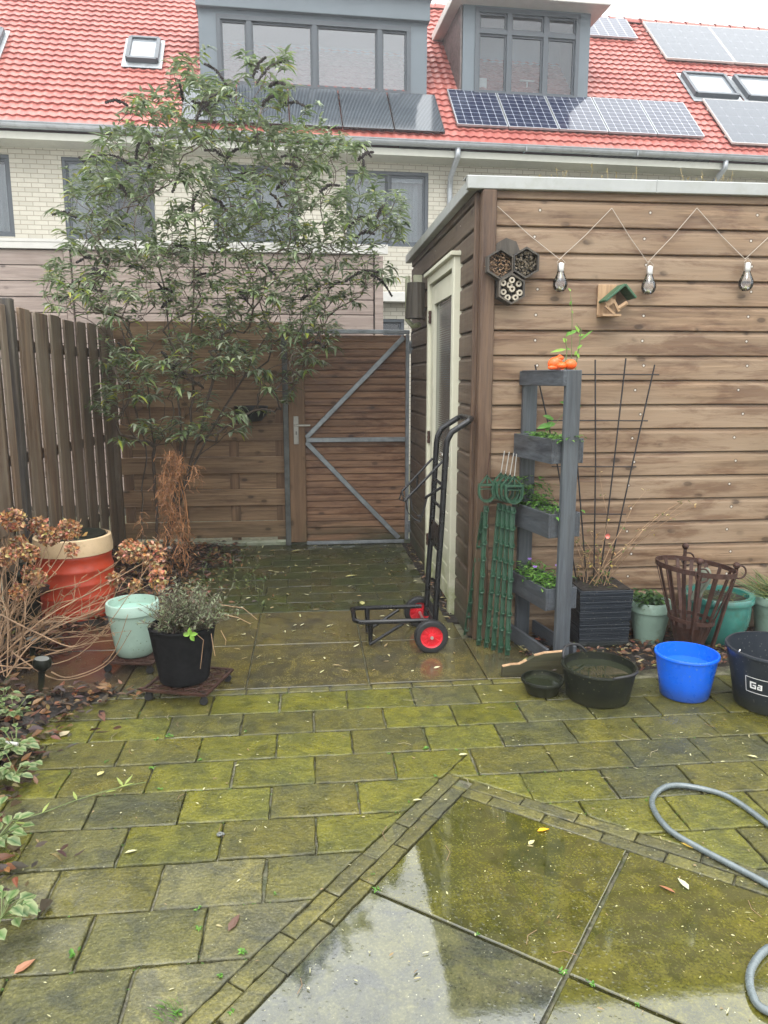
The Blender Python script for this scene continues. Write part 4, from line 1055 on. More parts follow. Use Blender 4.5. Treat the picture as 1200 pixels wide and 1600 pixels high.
for k, (px, py) in enumerate(hexes):
    c = at(px, py, FY); mb = MB(); P = hexp(HXR); Q = hexp(HXR - .011)
    V = [(c.x + x, y_, c.z + z) for y_ in (FY - .09, FY - .006) for pp in (P, Q) for x, z in pp]
    F = []
    for i in range(6):
        j = (i + 1) % 6
        F += [(i, j, 6 + j, 6 + i), (12 + i, 18 + i, 18 + j, 12 + j), (i, 12 + i, 12 + j, j), (6 + i, 6 + j, 18 + j, 18 + i)]
    F.append([18 + i for i in range(6)]); mb.add(V, F); cell = sub('hexagon_box', M['hotel_wood'], ih, mb)
    if k == 2:
        fb = MB()
        for (dx, dz) in ((-.045, .03), (0, .045), (.042, .028), (-.04, -.015), (.004, 0.0), (.045, -.02), (-.02, -.045), (.022, -.045), (-.01, .02)):
            fb.lathe([(.006, 0), (.007, .04), (.0165, .04), (.017, .0)], (c.x + dx, FY - .03 - U(0, .02), c.z + dz), 12, M=RXZ); 
        sub('bamboo_tubes', M['bamboo'], cell, fb)
    else:
        fb = MB()
        for _ in range(170):
            a, r_ = U(0, 6.28), HXR * .78 * math.sqrt(R()); p = Vector((c.x + math.cos(a) * r_, FY - U(.03, .075), c.z + math.sin(a) * r_ * .95))
            if k == 0: fb.tube([p, p + Vector((U(-.012, .012), U(-.01, .01), U(-.012, .012)))], .0025, 5)
            else: fb.box(p, (U(.005, .012), U(.005, .01), U(.005, .012)), Euler((R() * 3, R() * 3, R() * 3)).to_matrix())
        sub('filling', M['twig'] if k == 0 else M['chips'], cell, fb)

# light string
cs = MB(); SYc = FY - .012
pts = [(777, 322), (874, 405), (956, 325), (1012, 410), (1089, 325), (1164, 405), (1245, 325)]
W_ = [at(px, py, SYc) for px, py in pts]
for a, b in zip(W_[:-1], W_[1:]):
    m_ = a.lerp(b, .5) - Vector((0, 0, .008)); cs.tube([a, m_, b], .0022, 5)
tag(cs.build('light_cord', M['string']), 'thin pale cord zigzagging along the shed front above the bulbs', 'cord')
bulb = None
BL = ['hanging glass bulb nearest the insect hotel on the shed front', 'hanging glass bulb just right of the green roofed feeder', 'rightmost hanging glass bulb on the shed front']
for k, (px, py) in enumerate(((874, 405), (1012, 410), (1164, 405))):
    p = at(px, py, SYc); 
    if bulb is None:
        bulb = thing('hanging_bulb', BL[0], 'light bulb', (0, 0, 0), 'glass bulbs hanging on the shed')
        mb = MB(); mb.lathe([(.0, -.175), (.018, -.173), (.033, -.160), (.040, -.140), (.038, -.118), (.027, -.095), (.0185, -.075), (.0165, -.06)], n=24); sub('glass', M['bulbglass'], bulb, mb, smooth=True)
        mb = MB(); mb.lathe([(.0175, -.068), (.0185, -.062), (.0185, -.03), (.015, -.024), (0, -.022)], n=20); sub('cap', M['steel'], bulb, mb, smooth=30)
        mb = MB(); mb.tube([(-.017, 0, -.04), (-.022, 0, -.02), (0, 0, .002), (.022, 0, -.02), (.017, 0, -.04)], .0016, 5); sub('hook', M['string'], bulb, mb)
        mb = MB()
        for _ in range(16): a = U(0, 6.28); r_ = U(0, .026); mb.box((math.cos(a) * r_, math.sin(a) * r_, -.163 + U(0, .012)), (.007, .007, .005))
        mb.tube([(0, 0, -.06), (.003, 0, -.10)], .004, 6); sub('light_chips', M['led'], bulb, mb)
        b_ = bulb
    else: b_ = dup(bulb, label=BL[k])
    b_.location = p - Vector((0, .03, 0))

# bird feeder
bh = thing('bird_feeder', 'small wooden bird feeder with green pitched roof, mounted crookedly', 'bird feeder', tuple(at(952, 475, FY)))
c = at(948, 474, FY)
mb = MB(); mb.box((c.x - .005, FY - .008, c.z + .012), (.105, .014, .175), ch=.003); sub('back_board', M['pine'], bh, mb)
mb = MB(); ap = at(964, 448, FY); 
for sgn in (-1, 1):
    e = Vector((ap.x + sgn * (.105 if sgn < 0 else .065), 0, ap.z - (.088 if sgn < 0 else .07)))
    mb.bar((ap.x, FY - .06, ap.z), (e.x, FY - .06, e.z), .115, .012, side=(0, 1, 0), ch=.002)
sub('roof', M['green_roof'], bh, mb)
mb = MB(); mb.box((c.x - .005, FY - .05, c.z - .07), (.105, .09, .012)); mb.bar((c.x - .045, FY - .09, c.z - .02), (c.x + .01, FY - .09, c.z - .065), .012, .012)
mb.bar((c.x - .04, FY - .09, c.z - .015), (c.x + .0, FY - .09, c.z + .01), .012, .03); mb.bar((c.x + .0, FY - .09, c.z + .01), (c.x + .035, FY - .092, c.z - .05), .012, .014); sub('tray', M['pine'], bh, mb)
mb = MB(); mb.tube([(c.x + .03, FY - .09, c.z - .035), (c.x + .075, FY - .1, c.z - .005)], .012, 8); sub('perch', M['pine'], bh, mb)

# ------------------------------------------------------------------ hand truck
ht = thing('hand_truck', 'black folding hand truck with two red wheels standing open', 'hand truck', (.664, 4.18, 0))
YN, YF = 4.03, 4.34
mb = MB()
def rail(Y, pts): return [Vector((*at(px, py, Y).to_tuple(),)) for px, py in pts]
near = rail(YN, [(679, 988), (684, 900), (690, 820), (697, 700), (699, 688), (706, 675), (737, 655)])
sh_ = [Vector((p.x, YF, p.z)) for p in near]
hx_ = near[-1]
loop = near[:-1] + [Vector((hx_.x - .015, YN, hx_.z - .01)), Vector((hx_.x + .005, YN + .04, hx_.z)), Vector((hx_.x + .005, YF - .04, hx_.z)), Vector((hx_.x - .015, YF, hx_.z - .01))] + sh_[:-1][::-1]
mb.tube(loop, .0165, 12); fr = sub('frame', M['black_paint'], ht, mb, smooth=50)
mb = MB()
def nn(t):  # point on the rails by height
    for a, b in zip(near[:-1], near[1:]):
        if a.z <= t <= b.z: return a.lerp(b, (t - a.z) / (b.z - a.z)).x
    return near[0].x
mb.box((nn(.62), (YN + YF) / 2, .62), (.012, YF - YN, .15), ch=.003); sub('cross_plate', M['black_paint'], ht, mb); mb = MB()
mb.tube([(nn(.93), YN, .93), (nn(.93), YF, .93)], .009, 8); sub('cross_bar', M['black_paint'], ht, mb); mb = MB(); mb.tube([(nn(.80), YN, .80), (nn(.8), YF, .8)], .008, 8); sub('cross_bar', M['black_paint'], ht, mb); mb = MB(); mb.tube([(nn(.14), YN, .14), (nn(.14), YF, .14)], .01, 8)
sub('cross_bar', M['black_paint'], ht, mb)
AX = .664; WR = .094
mb = MB(); mb.tube([(AX, 3.93, WR), (AX, 4.43, WR)], .008, 8); sub('axle', M['steel'], ht, mb)
for yw in (3.955, 4.41):
    tire = MB(); tr = [(.063, -.024), (.075, -.026), (.088, -.024), (.094, -.014), (.0945, 0), (.094, .014), (.088, .024), (.075, .026), (.063, .024), (.063, -.024)]
    tire.lathe(tr, (AX, yw, WR), 36, M=RXZ); 
    for j in range(36):
        a = 2 * math.pi * (j + .5) / 36; tire.box((AX + .0925 * math.cos(a), yw, WR + .0925 * math.sin(a)), (.006, .03, .008), Matrix.Rotation(-a, 3, 'Y'))
    wh = sub('wheel', M['black_rubber'], ht, tire, smooth=40)
    rim = MB(); rim.lathe([(.064, -.02), (.058, -.016), (.056, .016), (.064, .02)], (AX, yw, WR), 36, M=RXZ); rim.lathe([(.0, -.026), (.017, -.026), (.019, -.018), (.019, .02), (0, .022)], (AX, yw, WR), 20, M=RXZ)
    for j in range(10):
        a = 2 * math.pi * j / 10; d = Vector((math.cos(a), 0, math.sin(a)))
        rim.bar(Vector((AX, yw, WR)) + d * .016, Vector((AX, yw, WR)) + d * .059, .022, .011, side=(0, 1, 0))
    rim.lathe([(.058, .004), (.018, .004)], (AX, yw, WR), 36, M=RXZ)
    sub('rim', M['red'], wh, rim, smooth=40)
    hb = MB(); hb.lathe([(0, .034), (.009, .034), (.009, .024)], (AX, yw, WR), 12, M=RXZ); sub('hub_nut', M['steel'], wh, hb)
# fold-out platform
mb = MB(); pz = .155
tipN = at(552, 985, YN + .01); 
xt = g(548, 968, pz).x + .02; xb = AX + .0
mb.tube([(xb, YN + .02, pz), (xt + .03, YN + .02, pz), (xt, YN + .05, pz + .005), (xt, YF - .05, pz + .005), (xt + .03, YF - .02, pz), (xb, YF - .02, pz)], .0135, 10)
plf = sub('platform', M['black_paint'], ht, mb, smooth=50)
mb = MB(); xl = xt + .09
mb.tube([(xl, YN + .03, pz), (xl + .0, YN + .05, .012)], [.017, .01], 8); mb.tube([(xl, YF - .03, pz), (xl + .0, YF - .05, .012)], [.017, .01], 8); mb.tube([(xl, YN + .05, .07), (xl, YF - .05, .07)], .007, 6)
mb.tube([(xl, YN + .04, .018), (xb - .14, YN + .03, pz - .015)], .010, 8); mb.tube([(xl, YF - .04, .018), (xb - .14, YF - .03, pz - .015)], .010, 8)
sub('support_leg', M['black_paint'], ht, mb, smooth=50)
mb = MB()
A1 = at(676, 716, YF); B1 = at(628, 768, YF); A2 = at(696, 716, YN); B2 = at(632, 783, YN)
for a, b in ((A1, B1), (A2, B2)): mb.tube([a, b], .007, 8)
C2 = at(692, 760, YN); D2 = at(664, 778, YN + .05); mb.tube([C2, D2], .008, 8); mb.tube([B1, B2], .006, 8); mb.tube([B1 + Vector((0, 0, .0)), B1.lerp(B2, .3) + Vector((-.02, 0, -.03)), B2], .005, 6)
mb.tube([A1.lerp(B1, .5), A1.lerp(B1, .5) - Vector((0, 0, .08)), A2.lerp(B2, .5)], .006, 6)
sub('fold_bracket', M['black_paint'], ht, mb, smooth=50)
mb = MB(); pts = [at(x, y, YN + .1) for x, y in ((634, 782), (637, 800), (648, 812), (656, 814), (661, 800), (667, 776))]
for i in range(len(pts) - 1): mb.bar(pts[i], pts[i + 1], .05, .004, side=(0, 1, 0))
pts2 = [at(x, y, YN + .16) for x, y in ((640, 775), (644, 795), (652, 806), (660, 806))]
for i in range(len(pts2) - 1): mb.bar(pts2[i], pts2[i + 1], .05, .004, side=(0, 1, 0))
sub('strap', M['black_rubber'], ht, mb)

# ------------------------------------------------------------------ vertical planter rack
rk = thing('planter_rack', 'grey painted wooden ladder rack holding three planter boxes', 'plant rack', (1.24, 3.72, 0))
RO = Vector((1.24, 3.70, 0)); RL = Vector((-.20, .98, 0)); RW = Vector((.98, .20, 0)); LEN, WID = .42, .165
RMx = Matrix((RW, RL, Vector((0, 0, 1)))).transposed()
def rp(w_, l_, z): return RO + RW * w_ + RL * l_ + Vector((0, 0, z))
HT = at(885, 578, 3.74).z
for l_ in (-.014, LEN + .014):
    mb = MB(); mb.box(rp(.086, l_, HT / 2), (.086, .026, HT), RMx, ch=.003); sub('leg', M['rack_wood'], rk, mb)
mb = MB(); mb.box(rp(.036, LEN / 2, HT - .042), (.022, LEN + .05, .078), RMx, ch=.003); mb.box(rp(.06, LEN / 2, HT - .006), (.07, LEN - .005, .014), RMx, ch=.002); sub('top_rail', M['rack_woodh'], rk, mb)
for w_ in (.0, WID): mb = MB(); mb.box(rp(w_, LEN / 2, .055), (.02, LEN + .05, .09), RMx, ch=.003); sub('base_rail', M['rack_woodh'], rk, mb)
boxz = []
for (pt, pb) in ((686, 725), (803, 841), (920, 954)):
    zt = at(858, pt, 3.71).z; zb = at(858, pb, 3.71).z; boxz.append((zb, zt)); h = zt - zb; zc = (zt + zb) / 2
    mb = MB(); t_ = .012
    for w_ in (-.004, WID + .004): mb.box(rp(w_, LEN / 2, zc), (t_, LEN, h), RMx, ch=.002)
    for l_ in (t_ / 2, LEN - t_ / 2): mb.box(rp(WID / 2, l_, zc), (WID - .004, t_, h - .002), RMx, ch=.002)
    mb.box(rp(WID / 2, LEN / 2, zb + .008), (WID - .01, LEN - .02, .01), RMx); mb.box(rp(WID / 2, LEN / 2, zt - .022), (WID - .006, LEN - .026, .01), RMx)
    sub('planter_box', M['rack_woodh'], rk, mb)
def clump(mb, fn, n, ln, wd, cols_, up=.6, rnd=True, droop=.5):
    for _ in range(n):
        p = fn(); a = U(0, 6.28); d = Vector((math.cos(a), math.sin(a), U(-.1, 1.2) * up)); c = random.choice(cols_); k = U(.75, 1.2)
        mb.leaf(p, d, (0, 0, 1), ln * U(.6, 1.3), wd * U(.6, 1.2), (*[q * k for q in c], 1), droop=droop, rnd=rnd)
GR = [(.09, .22, .03), (.13, .28, .05), (.06, .15, .025), (.18, .33, .07)]
def boxfn(i, hmax, l0=.02, l1=None):
    zb, zt = boxz[i]; l1 = l1 or LEN - .03
    return lambda: rp(U(.0, WID), U(l0, l1), zt - .015 + hmax * R() ** 1.5)
mb = MB(); clump(mb, boxfn(0, .03, -.04, .4), 330, .022, .018, GR); tag(mb.build('box_plant', M['leaf'], attr=True), 'low green seedlings filling the top planter box', 'plant')
mb = MB(); clump(mb, boxfn(1, .05, -.02, .42), 130, .03, .018, GR); clump(mb, boxfn(1, .13, .2, .44), 190, .035, .012, [(.06, .13, .03), (.05, .11, .035), (.09, .2, .03)], rnd=False)
clump(mb, boxfn(1, .16, .34, .44), 60, .05, .03, GR); p = rp(.07, .36, boxz[1][1])
tag(mb.build('box_plant', M['leaf'], attr=True), 'leafy green plant spilling from the middle planter box', 'plant')
mb = MB(); clump(mb, boxfn(2, .07, .0, .42), 420, .026, .02, GR); pv = mb.build('box_plant', M['leaf'], attr=True); tag(pv, 'bright green viola plants in the lowest planter box', 'plant')
fl = MB()
for (w_, l_, z) in ((.03, .2, .08), (.1, .05, .09), (.05, .3, .1), (.12, .12, .1)):
    p = rp(w_, l_, boxz[2][1] + z - .01)
    fl = MB()
    for k in range(5): a = k * 1.256; fl.leaf(p, (math.cos(a), math.sin(a), .4), (0, -1, .5), .013, .012, (.3, .18, .5, 1), rnd=True)
    fl.build('flower', M['fl_vio'], pv)
# self-sown tall shoot behind the rack top
mb = MB(); sg_ = thing('leafy_shoot', 'tall thin green shoot with pointed leaves rising behind rack top', 'plant', tuple(rp(.1, .1, HT)))
st = MB()
def shoot(Y, pts, r=.003): P = [at(px, py, Y) for px, py in pts]; st.tube(P, [r] * (len(P) - 1) + [r * .4], 6); return P
P1 = shoot(3.86, [(882, 600), (883, 575), (886, 545), (882, 525)]); P2 = shoot(3.88, [(898, 600), (900, 570), (905, 540), (908, 515), (900, 505)]); P3 = shoot(3.95, [(893, 560), (894, 500), (893, 470), (890, 452)], .0018)
sub('stem', M['twig_green'], sg_, st)
lf = MB()
for (Y, a, b, wd) in [(3.85, (884, 546), (860, 549), .02), (3.86, (884, 545), (893, 546), .014), (3.86, (890, 518), (884, 526), .016), (3.88, (902, 516), (884, 524), .022), (3.88, (905, 520), (899, 508), .02), (3.88, (906, 532), (927, 514), .013), (3.88, (904, 525), (913, 522), .016), (3.87, (884, 535), (880, 528), .03), (3.86, (881, 572), (877, 562), .016), (3.87, (902, 545), (910, 538), .016), (3.87, (901, 552), (906, 560), .02), (3.87, (901, 548), (898, 556), .015), (3.95, (893, 470), (890, 477), .012), (3.95, (893, 485), (896, 490), .01), (3.95, (892, 455), (888, 450), .012)]:
    A_, B_ = at(*a, Y), at(*b, Y); d = B_ - A_; lf.leaf(A_, d, (0, -.8, .6), d.length, wd, random.choice([(.2, .42, .05, 1), (.14, .33, .04, 1), (.28, .5, .08, 1)]), droop=.12)
sub('leaves', M['leaf'], sg_, lf, attr=True)
mb = MB()
for (Y, a, b, wd) in [(3.86, (868, 662), (842, 668), .035), (3.86, (865, 655), (850, 650), .025), (3.84, (893, 622), (905, 628), .02), (3.84, (888, 632), (876, 628), .02), (3.8, (905, 632), (903, 640), .02), (3.86, (862, 660), (853, 672), .03)]:
    A_, B_ = at(*a, Y), at(*b, Y); d = B_ - A_
    for q in range(3): mb.leaf(A_ + d * .2 * q, d + Vector((U(-.01, .01), 0, U(-.01, .01))), (0, -.8, .6), d.length * .7, wd, (.1, .25, .04, 1), droop=.2)
mb.cur = (.12, .2, .05, 1); mb.tube([at(893, 610, 3.86), at(885, 640, 3.85), at(868, 662, 3.86)], .0015, 5)
tag(mb.build('vine_sprig', M['leaf'], attr=True), 'small drooping green sprig between the rack legs above top box', 'plant')
# orange ornaments on the rack top
def frog(name, base, s, label, yaw=0.0):
    t = MB(); Rz = Matrix.Rotation(yaw, 3, 'Z')
    def blob(c, r, n=14):
        c = Vector(c); prof = [(math.sin(math.pi * i / 8), -math.cos(math.pi * i / 8)) for i in range(9)]
        V0 = len(t.v); t.lathe([(max(a, .001), b) for a, b in prof], (0, 0, 0), n)
        for i in range(V0, len(t.v)):
            v = Vector(t.v[i]); q = Rz @ Vector((c.x + v.x * r[0], c.y + v.y * r[1], c.z + v.z * r[2])); t.v[i] = tuple(Vector(base) + q * s)
    blob((0, 0, .42), (.52, .4, .5)); blob((.14, 0, .6), (.4, .34, .36)); blob((.32, 0, .84), (.30, .27, .2)); blob((.3, -.16, 1.0), (.09, .09, .09)); blob((.3, .16, 1.0), (.09, .09, .09)); blob((-.2, -.3, .16), (.34, .14, .16)); blob((.38, -.2, .25), (.08, .08, .28)); blob((.38, .2, .25), (.08, .08, .28)); blob((.46, -.2, .03), (.14, .08, .04))
    return tag(t.build(name, M['orange'], smooth=True), label, 'ornament')
frog('frog_ornament', rp(.075, .15, HT + .001), .072, 'orange ceramic frog ornament sitting on the rack top', -.2)
t = MB(); bp = rp(.1, .04, HT + .001)
for (dx, dz, rx, rz) in ((0, .026, .032, .027), (-.045, .02, .026, .018)):
    prof = [(max(.001, math.sin(math.pi * i / 10)), -math.cos(math.pi * i / 10)) for i in range(11)]; V0 = len(t.v); t.lathe(prof, (0, 0, 0), 16)
    for i in range(V0, len(t.v)): v = t.v[i]; t.v[i] = (bp.x + dx + v[0] * rx, bp.y + v[1] * rx, bp.z + dz + v[2] * rz)
tag(t.build('shell_ornament', M['orange'], smooth=True), 'rounded orange ornament beside the frog on the rack top', 'ornament')
frog('frog_ornament', g(877, 1022, .0) + Vector((.0, .08, .015)), .04, 'small orange ornament on the ground at the rack foot', .8)

# ------------------------------------------------------------------ green plastic supports leaning at the shed corner
def support(label, head, foot, Yh, Yf, wid, depth_off=0.0, pins=1, hook=True):
    hp = at(*head, Yh); fp = g(*foot); fp.z = .002
    t = thing('plant_support', label, 'plant support', tuple(fp), 'green plastic supports leaning at the shed corner')
    d = (hp - fp); mb = MB(); sdv = Vector((1, 0, 0)); mb.bar(fp, hp, .020, .005, side=sdv); mb.bar(fp + Vector((.010, -.005, 0)), hp + Vector((.010, -.005, 0)), .004, .012, side=sdv); mb.bar(fp + Vector((-.010, -.005, 0)), hp + Vector((-.010, -.005, 0)), .004, .012, side=sdv)
    n = 9
    for i in range(n):
        p = fp.lerp(hp, .04 + .92 * i / (n - 1)) + Vector((0, -.012, 0)); mb.box(p, (.02, .02, .012), ch=.003); mb.box(p + Vector((-.011, -.006, .012)), (.005, .016, .018)); mb.box(p + Vector((.011, -.006, .012)), (.005, .016, .018))
    sub('stem', M['green_pl'], t, mb)
    if hook:
        c = hp + Vector((0, -.015, .075)); hw = wid / 2
        mb = MB(); pts = [c + Vector((hw * math.cos(a), 0, hw * 1.1 * math.sin(a) )) for a in [math.pi + math.pi * i / 12 for i in range(13)]]
        pts = [c + Vector((-hw, 0, .045))] + pts + [c + Vector((hw, 0, .045))]
        for a, b in zip(pts[:-1], pts[1:]): mb.bar(a, b, .026, .009, side=(0, 1, 0)); mb.bar(a.lerp(c, .16), b.lerp(c, .16), .012, .004, side=(0, 1, 0))
        mb.bar(c + Vector((-hw - .005, 0, .045)), c + Vector((hw + .005, 0, .045)), .02, .012, side=(0, 1, 0)); mb.bar(c + Vector((-hw, 0, .022)), c + Vector((hw, 0, .022)), .02, .004, side=(0, 1, 0))
        mb.bar(c + Vector((-hw * .8, 0, .05)), c + Vector((0, 0, .095)), .018, .007, side=(0, 1, 0)); mb.bar(c + Vector((hw * .8, 0, .05)), c + Vector((0, 0, .095)), .018, .007, side=(0, 1, 0)); mb.bar(c + Vector((0, 0, .045)), c + Vector((0, 0, .1)), .018, .008, side=(0, 1, 0))
        sub('cradle', M['green_pl'], t, mb)
        mb = MB(); mb.tube([c + Vector((0, 0, .09)), c + Vector((.012 + U(-.004, .008), 0, .22))], .0028, 6); sub('metal_pin', M['steel'] if pins == 1 else M['rust'], t, mb)
    return t
support('leftmost green plastic support with an arched cradle and rusty pin', (759, 790), (747, 1008), 4.06, 3.93, .09, pins=2)
for k in range(4):
    support(['front most of the four nested green supports with steel pins', 'second of the four nested green supports', 'third of the four nested green supports', 'rear most of the four nested green supports'][k], (801 - k * 7, 792 - k * 2), (792 - k * 11, 1024 - k * 4), 3.99 + k * .025, 3.86 + k * .02, .095)
support('plain green support strip leaning far left against the shed post', (755, 800), (727, 992), 4.1, 4.13, .1, hook=False)

# ------------------------------------------------------------------ pots along the shed
def pot(name, label, c, rt, rb, z0, z1, mat, rimh=.03, rimo=.008, cat='flower pot', soil=True, n=40, bulge=0.0, fill='soil', filld=.03, th_=.006, extra=None):
    t = thing(name, label, cat, (c[0], c[1], z0))
    h = z1 - z0; prof = [(0.001, z0), (rb * .96, z0), (rb, z0 + .006)]
    for i in range(1, 12):
        u = i / 12; prof.append((rb + (rt - rb) * u + bulge * math.sin(math.pi * u ** .8), z0 + (h - rimh) * u))
    prof += [(rt + bulge * .0, z1 - rimh), (rt + rimo, z1 - rimh + .002), (rt + rimo, z1 - .004), (rt + rimo - .003, z1), (rt - th_, z1), (rt - th_ - .002, z1 - .01), (rb + (rt - rb) * .6 - th_ + bulge * .6, z0 + h * .55), (rb * .9, z0 + .02)]
    mb = MB(); mb.lathe(prof, (c[0], c[1], 0), n); sub('pot_body', mat, t, mb, smooth=50)
    if soil:
        mb = MB(); rr = rt - th_ - .004; mb.disc((c[0], c[1], z1 - filld), rr, n); sub('soil' if fill == 'soil' else 'water', M[fill], t, mb)
    return t
# square ribbed pot
sq = thing('square_planter', 'black square planter with layered slate texture below the trellis', 'planter', (1.72, 4.0, 0))
fl_ = at(907, 925, 3.87); fr_ = at(990, 925, 3.87); ztp = fl_.z; x0, x1 = fl_.x, fr_.x
mb = MB(); lay = 34; wdt = x1 - x0
for i in range(lay):
    z = ztp * i / lay; k = .93 + .07 * i / lay; o_ = U(-.0025, .0025); hw = wdt / 2 * k + o_; cx = (x0 + x1) / 2; cy = 3.87 + wdt / 2
    mb.box((cx + U(-.001, .001), cy, z + ztp / lay / 2), (2 * hw, 2 * hw, ztp / lay * .97), Matrix.Rotation(U(-.006, .006), 3, 'Z'), ch=.0015)
    mb.box((cx + U(-.03, .03), cy, z + ztp / lay * U(.2, .8)), (2 * hw * U(.5, .9), 2 * hw + .004, .0016))
sub('pot_body', M['bucket_black'], sq, mb)
mb = MB(); mb.box((cx, cy, ztp - .004), (wdt - .03, wdt - .03, .02)); sub('soil', M['soil'], sq, mb)
PC = Vector((cx, cy, ztp))
# trellis
tr_ = MB(); TY = 4.10
rods = [((836, 570), (903, 880)), ((884, 566), (918, 885)), ((930, 562), (929, 890)), ((978, 560), (938, 890)), ((1023, 570), (949, 890))]
for a, b in rods: A_, B_ = at(*a, TY), at(*b, TY - .06); tr_.tube([A_, A_.lerp(B_, .5) + Vector((.004, 0, 0)), Vector((B_.x, B_.y, ztp))], .0042, 6)
for (xa, xb, y_) in ((838, 1030, 585), (855, 1012, 657), (862, 994, 729), (885, 978, 803)): tr_.tube([at(xa, y_, TY - .008), at(xb, y_ + .5, TY - .008)], .0036, 6)
tag(tr_.build('metal_trellis', M['rod']), 'dark fan shaped metal rod trellis standing in the square planter', 'trellis')
rb_ = thing('rose_bush', 'sparse climbing rose with yellow leaves and one pink bloom', 'rose', tuple(PC))
stm = MB(); rl = MB()
for k in range(17):
    p = PC + Vector((U(-.08, .08), U(-.06, .08), 0)); a = U(-.5, .5); pts = [p.copy()]; d = Vector((math.sin(a), U(-.25, .15), 1)); L_ = U(.06, .16) if k > 7 else U(.2, .24)
    for i in range(5): d = (d + Vector((U(-.35, .35), U(-.2, .2), U(-.25, .1)))).normalized(); pts.append(pts[-1] + d * L_ * .6)
    stm.tube(pts, [.003, .0026, .0022, .0018, .0014, .001], 5)
    for q in pts[2:]:
        for _ in range(3 if k > 7 else 2):
            c = random.choice([(.5, .38, .1), (.14, .17, .04), (.35, .2, .08), (.1, .14, .04), (.55, .42, .2)]); rl.leaf(q + Vector((U(-.01, .01), U(-.01, .01), U(-.01, .01))), (U(-1, 1), U(-1, .4), U(-.4, .8)), (0, 0, 1), U(.014, .028), U(.009, .016), (*c, 1), rnd=True)
for k in range(60): a = U(0, 6.28); p = PC + Vector((U(-.1, .1), U(-.12, .08), U(0, .05))); rl.leaf(p, (math.cos(a), math.sin(a), U(.1, .9)), (0, 0, 1), U(.02, .05), U(.006, .012), (*random.choice([(.05, .09, .02), (.1, .14, .03), (.3, .2, .08)]), 1))
sub('stems', M['twig'], rb_, stm); sub('leaves', M['leaf'], rb_, rl, attr=True)
mb = MB(); bp = at(948, 837, 4.0)
for k in range(12): a = k * 2.4; mb.leaf(bp, (math.cos(a), -.5, math.sin(a)), (0, -1, 0), .02, .018, (1, 1, 1, 1), droop=-.3, rnd=True)
sub('bloom', M['fl_pink'], rb_, mb)

# pale green pot, turquoise pot, right pot
pg = at(1020, 945, 3.97); c1 = (pg.x, 4.0); zt1 = at(1020, 948, 3.87).z
pot('flower_pot', 'dirty pale green plastic pot between slate planter and fire basket', c1, .112, .078, 0.0, zt1, M['mint_dirty'], rimh=.06)
mb = MB(); clump(mb, lambda: Vector((c1[0] + U(-.1, .04), c1[1] + U(-.1, .06), zt1 - .02 + .07 * R())), 230, .04, .022, [(.06, .13, .03), (.09, .19, .04), (.04, .09, .03)]); tag(mb.build('pot_plant', M['leaf'], attr=True), 'leafy green plant in the dirty pale green pot', 'plant')
c2 = (at(1117, 950, 3.98).x, 3.965); zt2 = at(1117, 940, 3.80).z
pot('flower_pot', 'large rounded turquoise glazed pot behind the fire basket', c2, .185, .11, 0.0, zt2, M['glaze'], rimh=.035, rimo=.014, bulge=.03, th_=.018)
mb = MB(); clump(mb, lambda: Vector((c2[0] + U(-.1, .12), c2[1] + U(-.1, .1), zt2 - .03 + .03 * R())), 90, .05, .008, [(.09, .14, .04), (.2, .2, .08), (.05, .09, .03)], rnd=False); tag(mb.build('pot_plant', M['leaf'], attr=True), 'sparse strappy plant in the turquoise pot', 'plant')
c3 = (at(1212, 950, 3.98).x, 3.98); zt3 = at(1190, 940, 3.86).z
pot('flower_pot', 'pale green pot at the right edge with trailing grass', c3, .125, .095, 0.0, zt3, M['mint_dirty'], rimh=.05)
mb = MB()
for _ in range(260):
    p = Vector((c3[0] + U(-.1, .1), c3[1] + U(-.1, .1), zt3 - .02)); a = U(0, 6.28); mb.leaf(p, (math.cos(a), math.sin(a), U(.5, 2)), (math.cos(a + 1.5), math.sin(a + 1.5), .3), U(.07, .2), U(.004, .009), (*random.choice([(.08, .14, .03), (.16, .2, .05), (.25, .2, .08), (.05, .1, .03)]), 1), droop=.9)
tag(mb.build('pot_plant', M['leaf'], attr=True), 'tufted drooping grass in the pot at the right edge', 'plant')
mb = MB(); ep = at(1215, 700, 4.0)
mb.cur = (.1, .2, .05, 1); mb.tube([Vector((c3[0] + .06, 4.0, zt3)), Vector((ep.x + .05, 4.05, 1.0)), ep + Vector((.04, 0, .05))], .004, 6)
for _ in range(60): a = U(0, 6.28); mb.leaf(ep + Vector((U(-.03, .1), U(-.05, .05), U(-.03, .12))), (math.cos(a), math.sin(a) * .4, U(-.3, .6)), (0, -1, .5), U(.02, .05), .012, (.14, .32, .05, 1))
tag(mb.build('tall_plant', M['leaf'], attr=True), 'feathery green plant tip poking in at the right edge', 'plant')

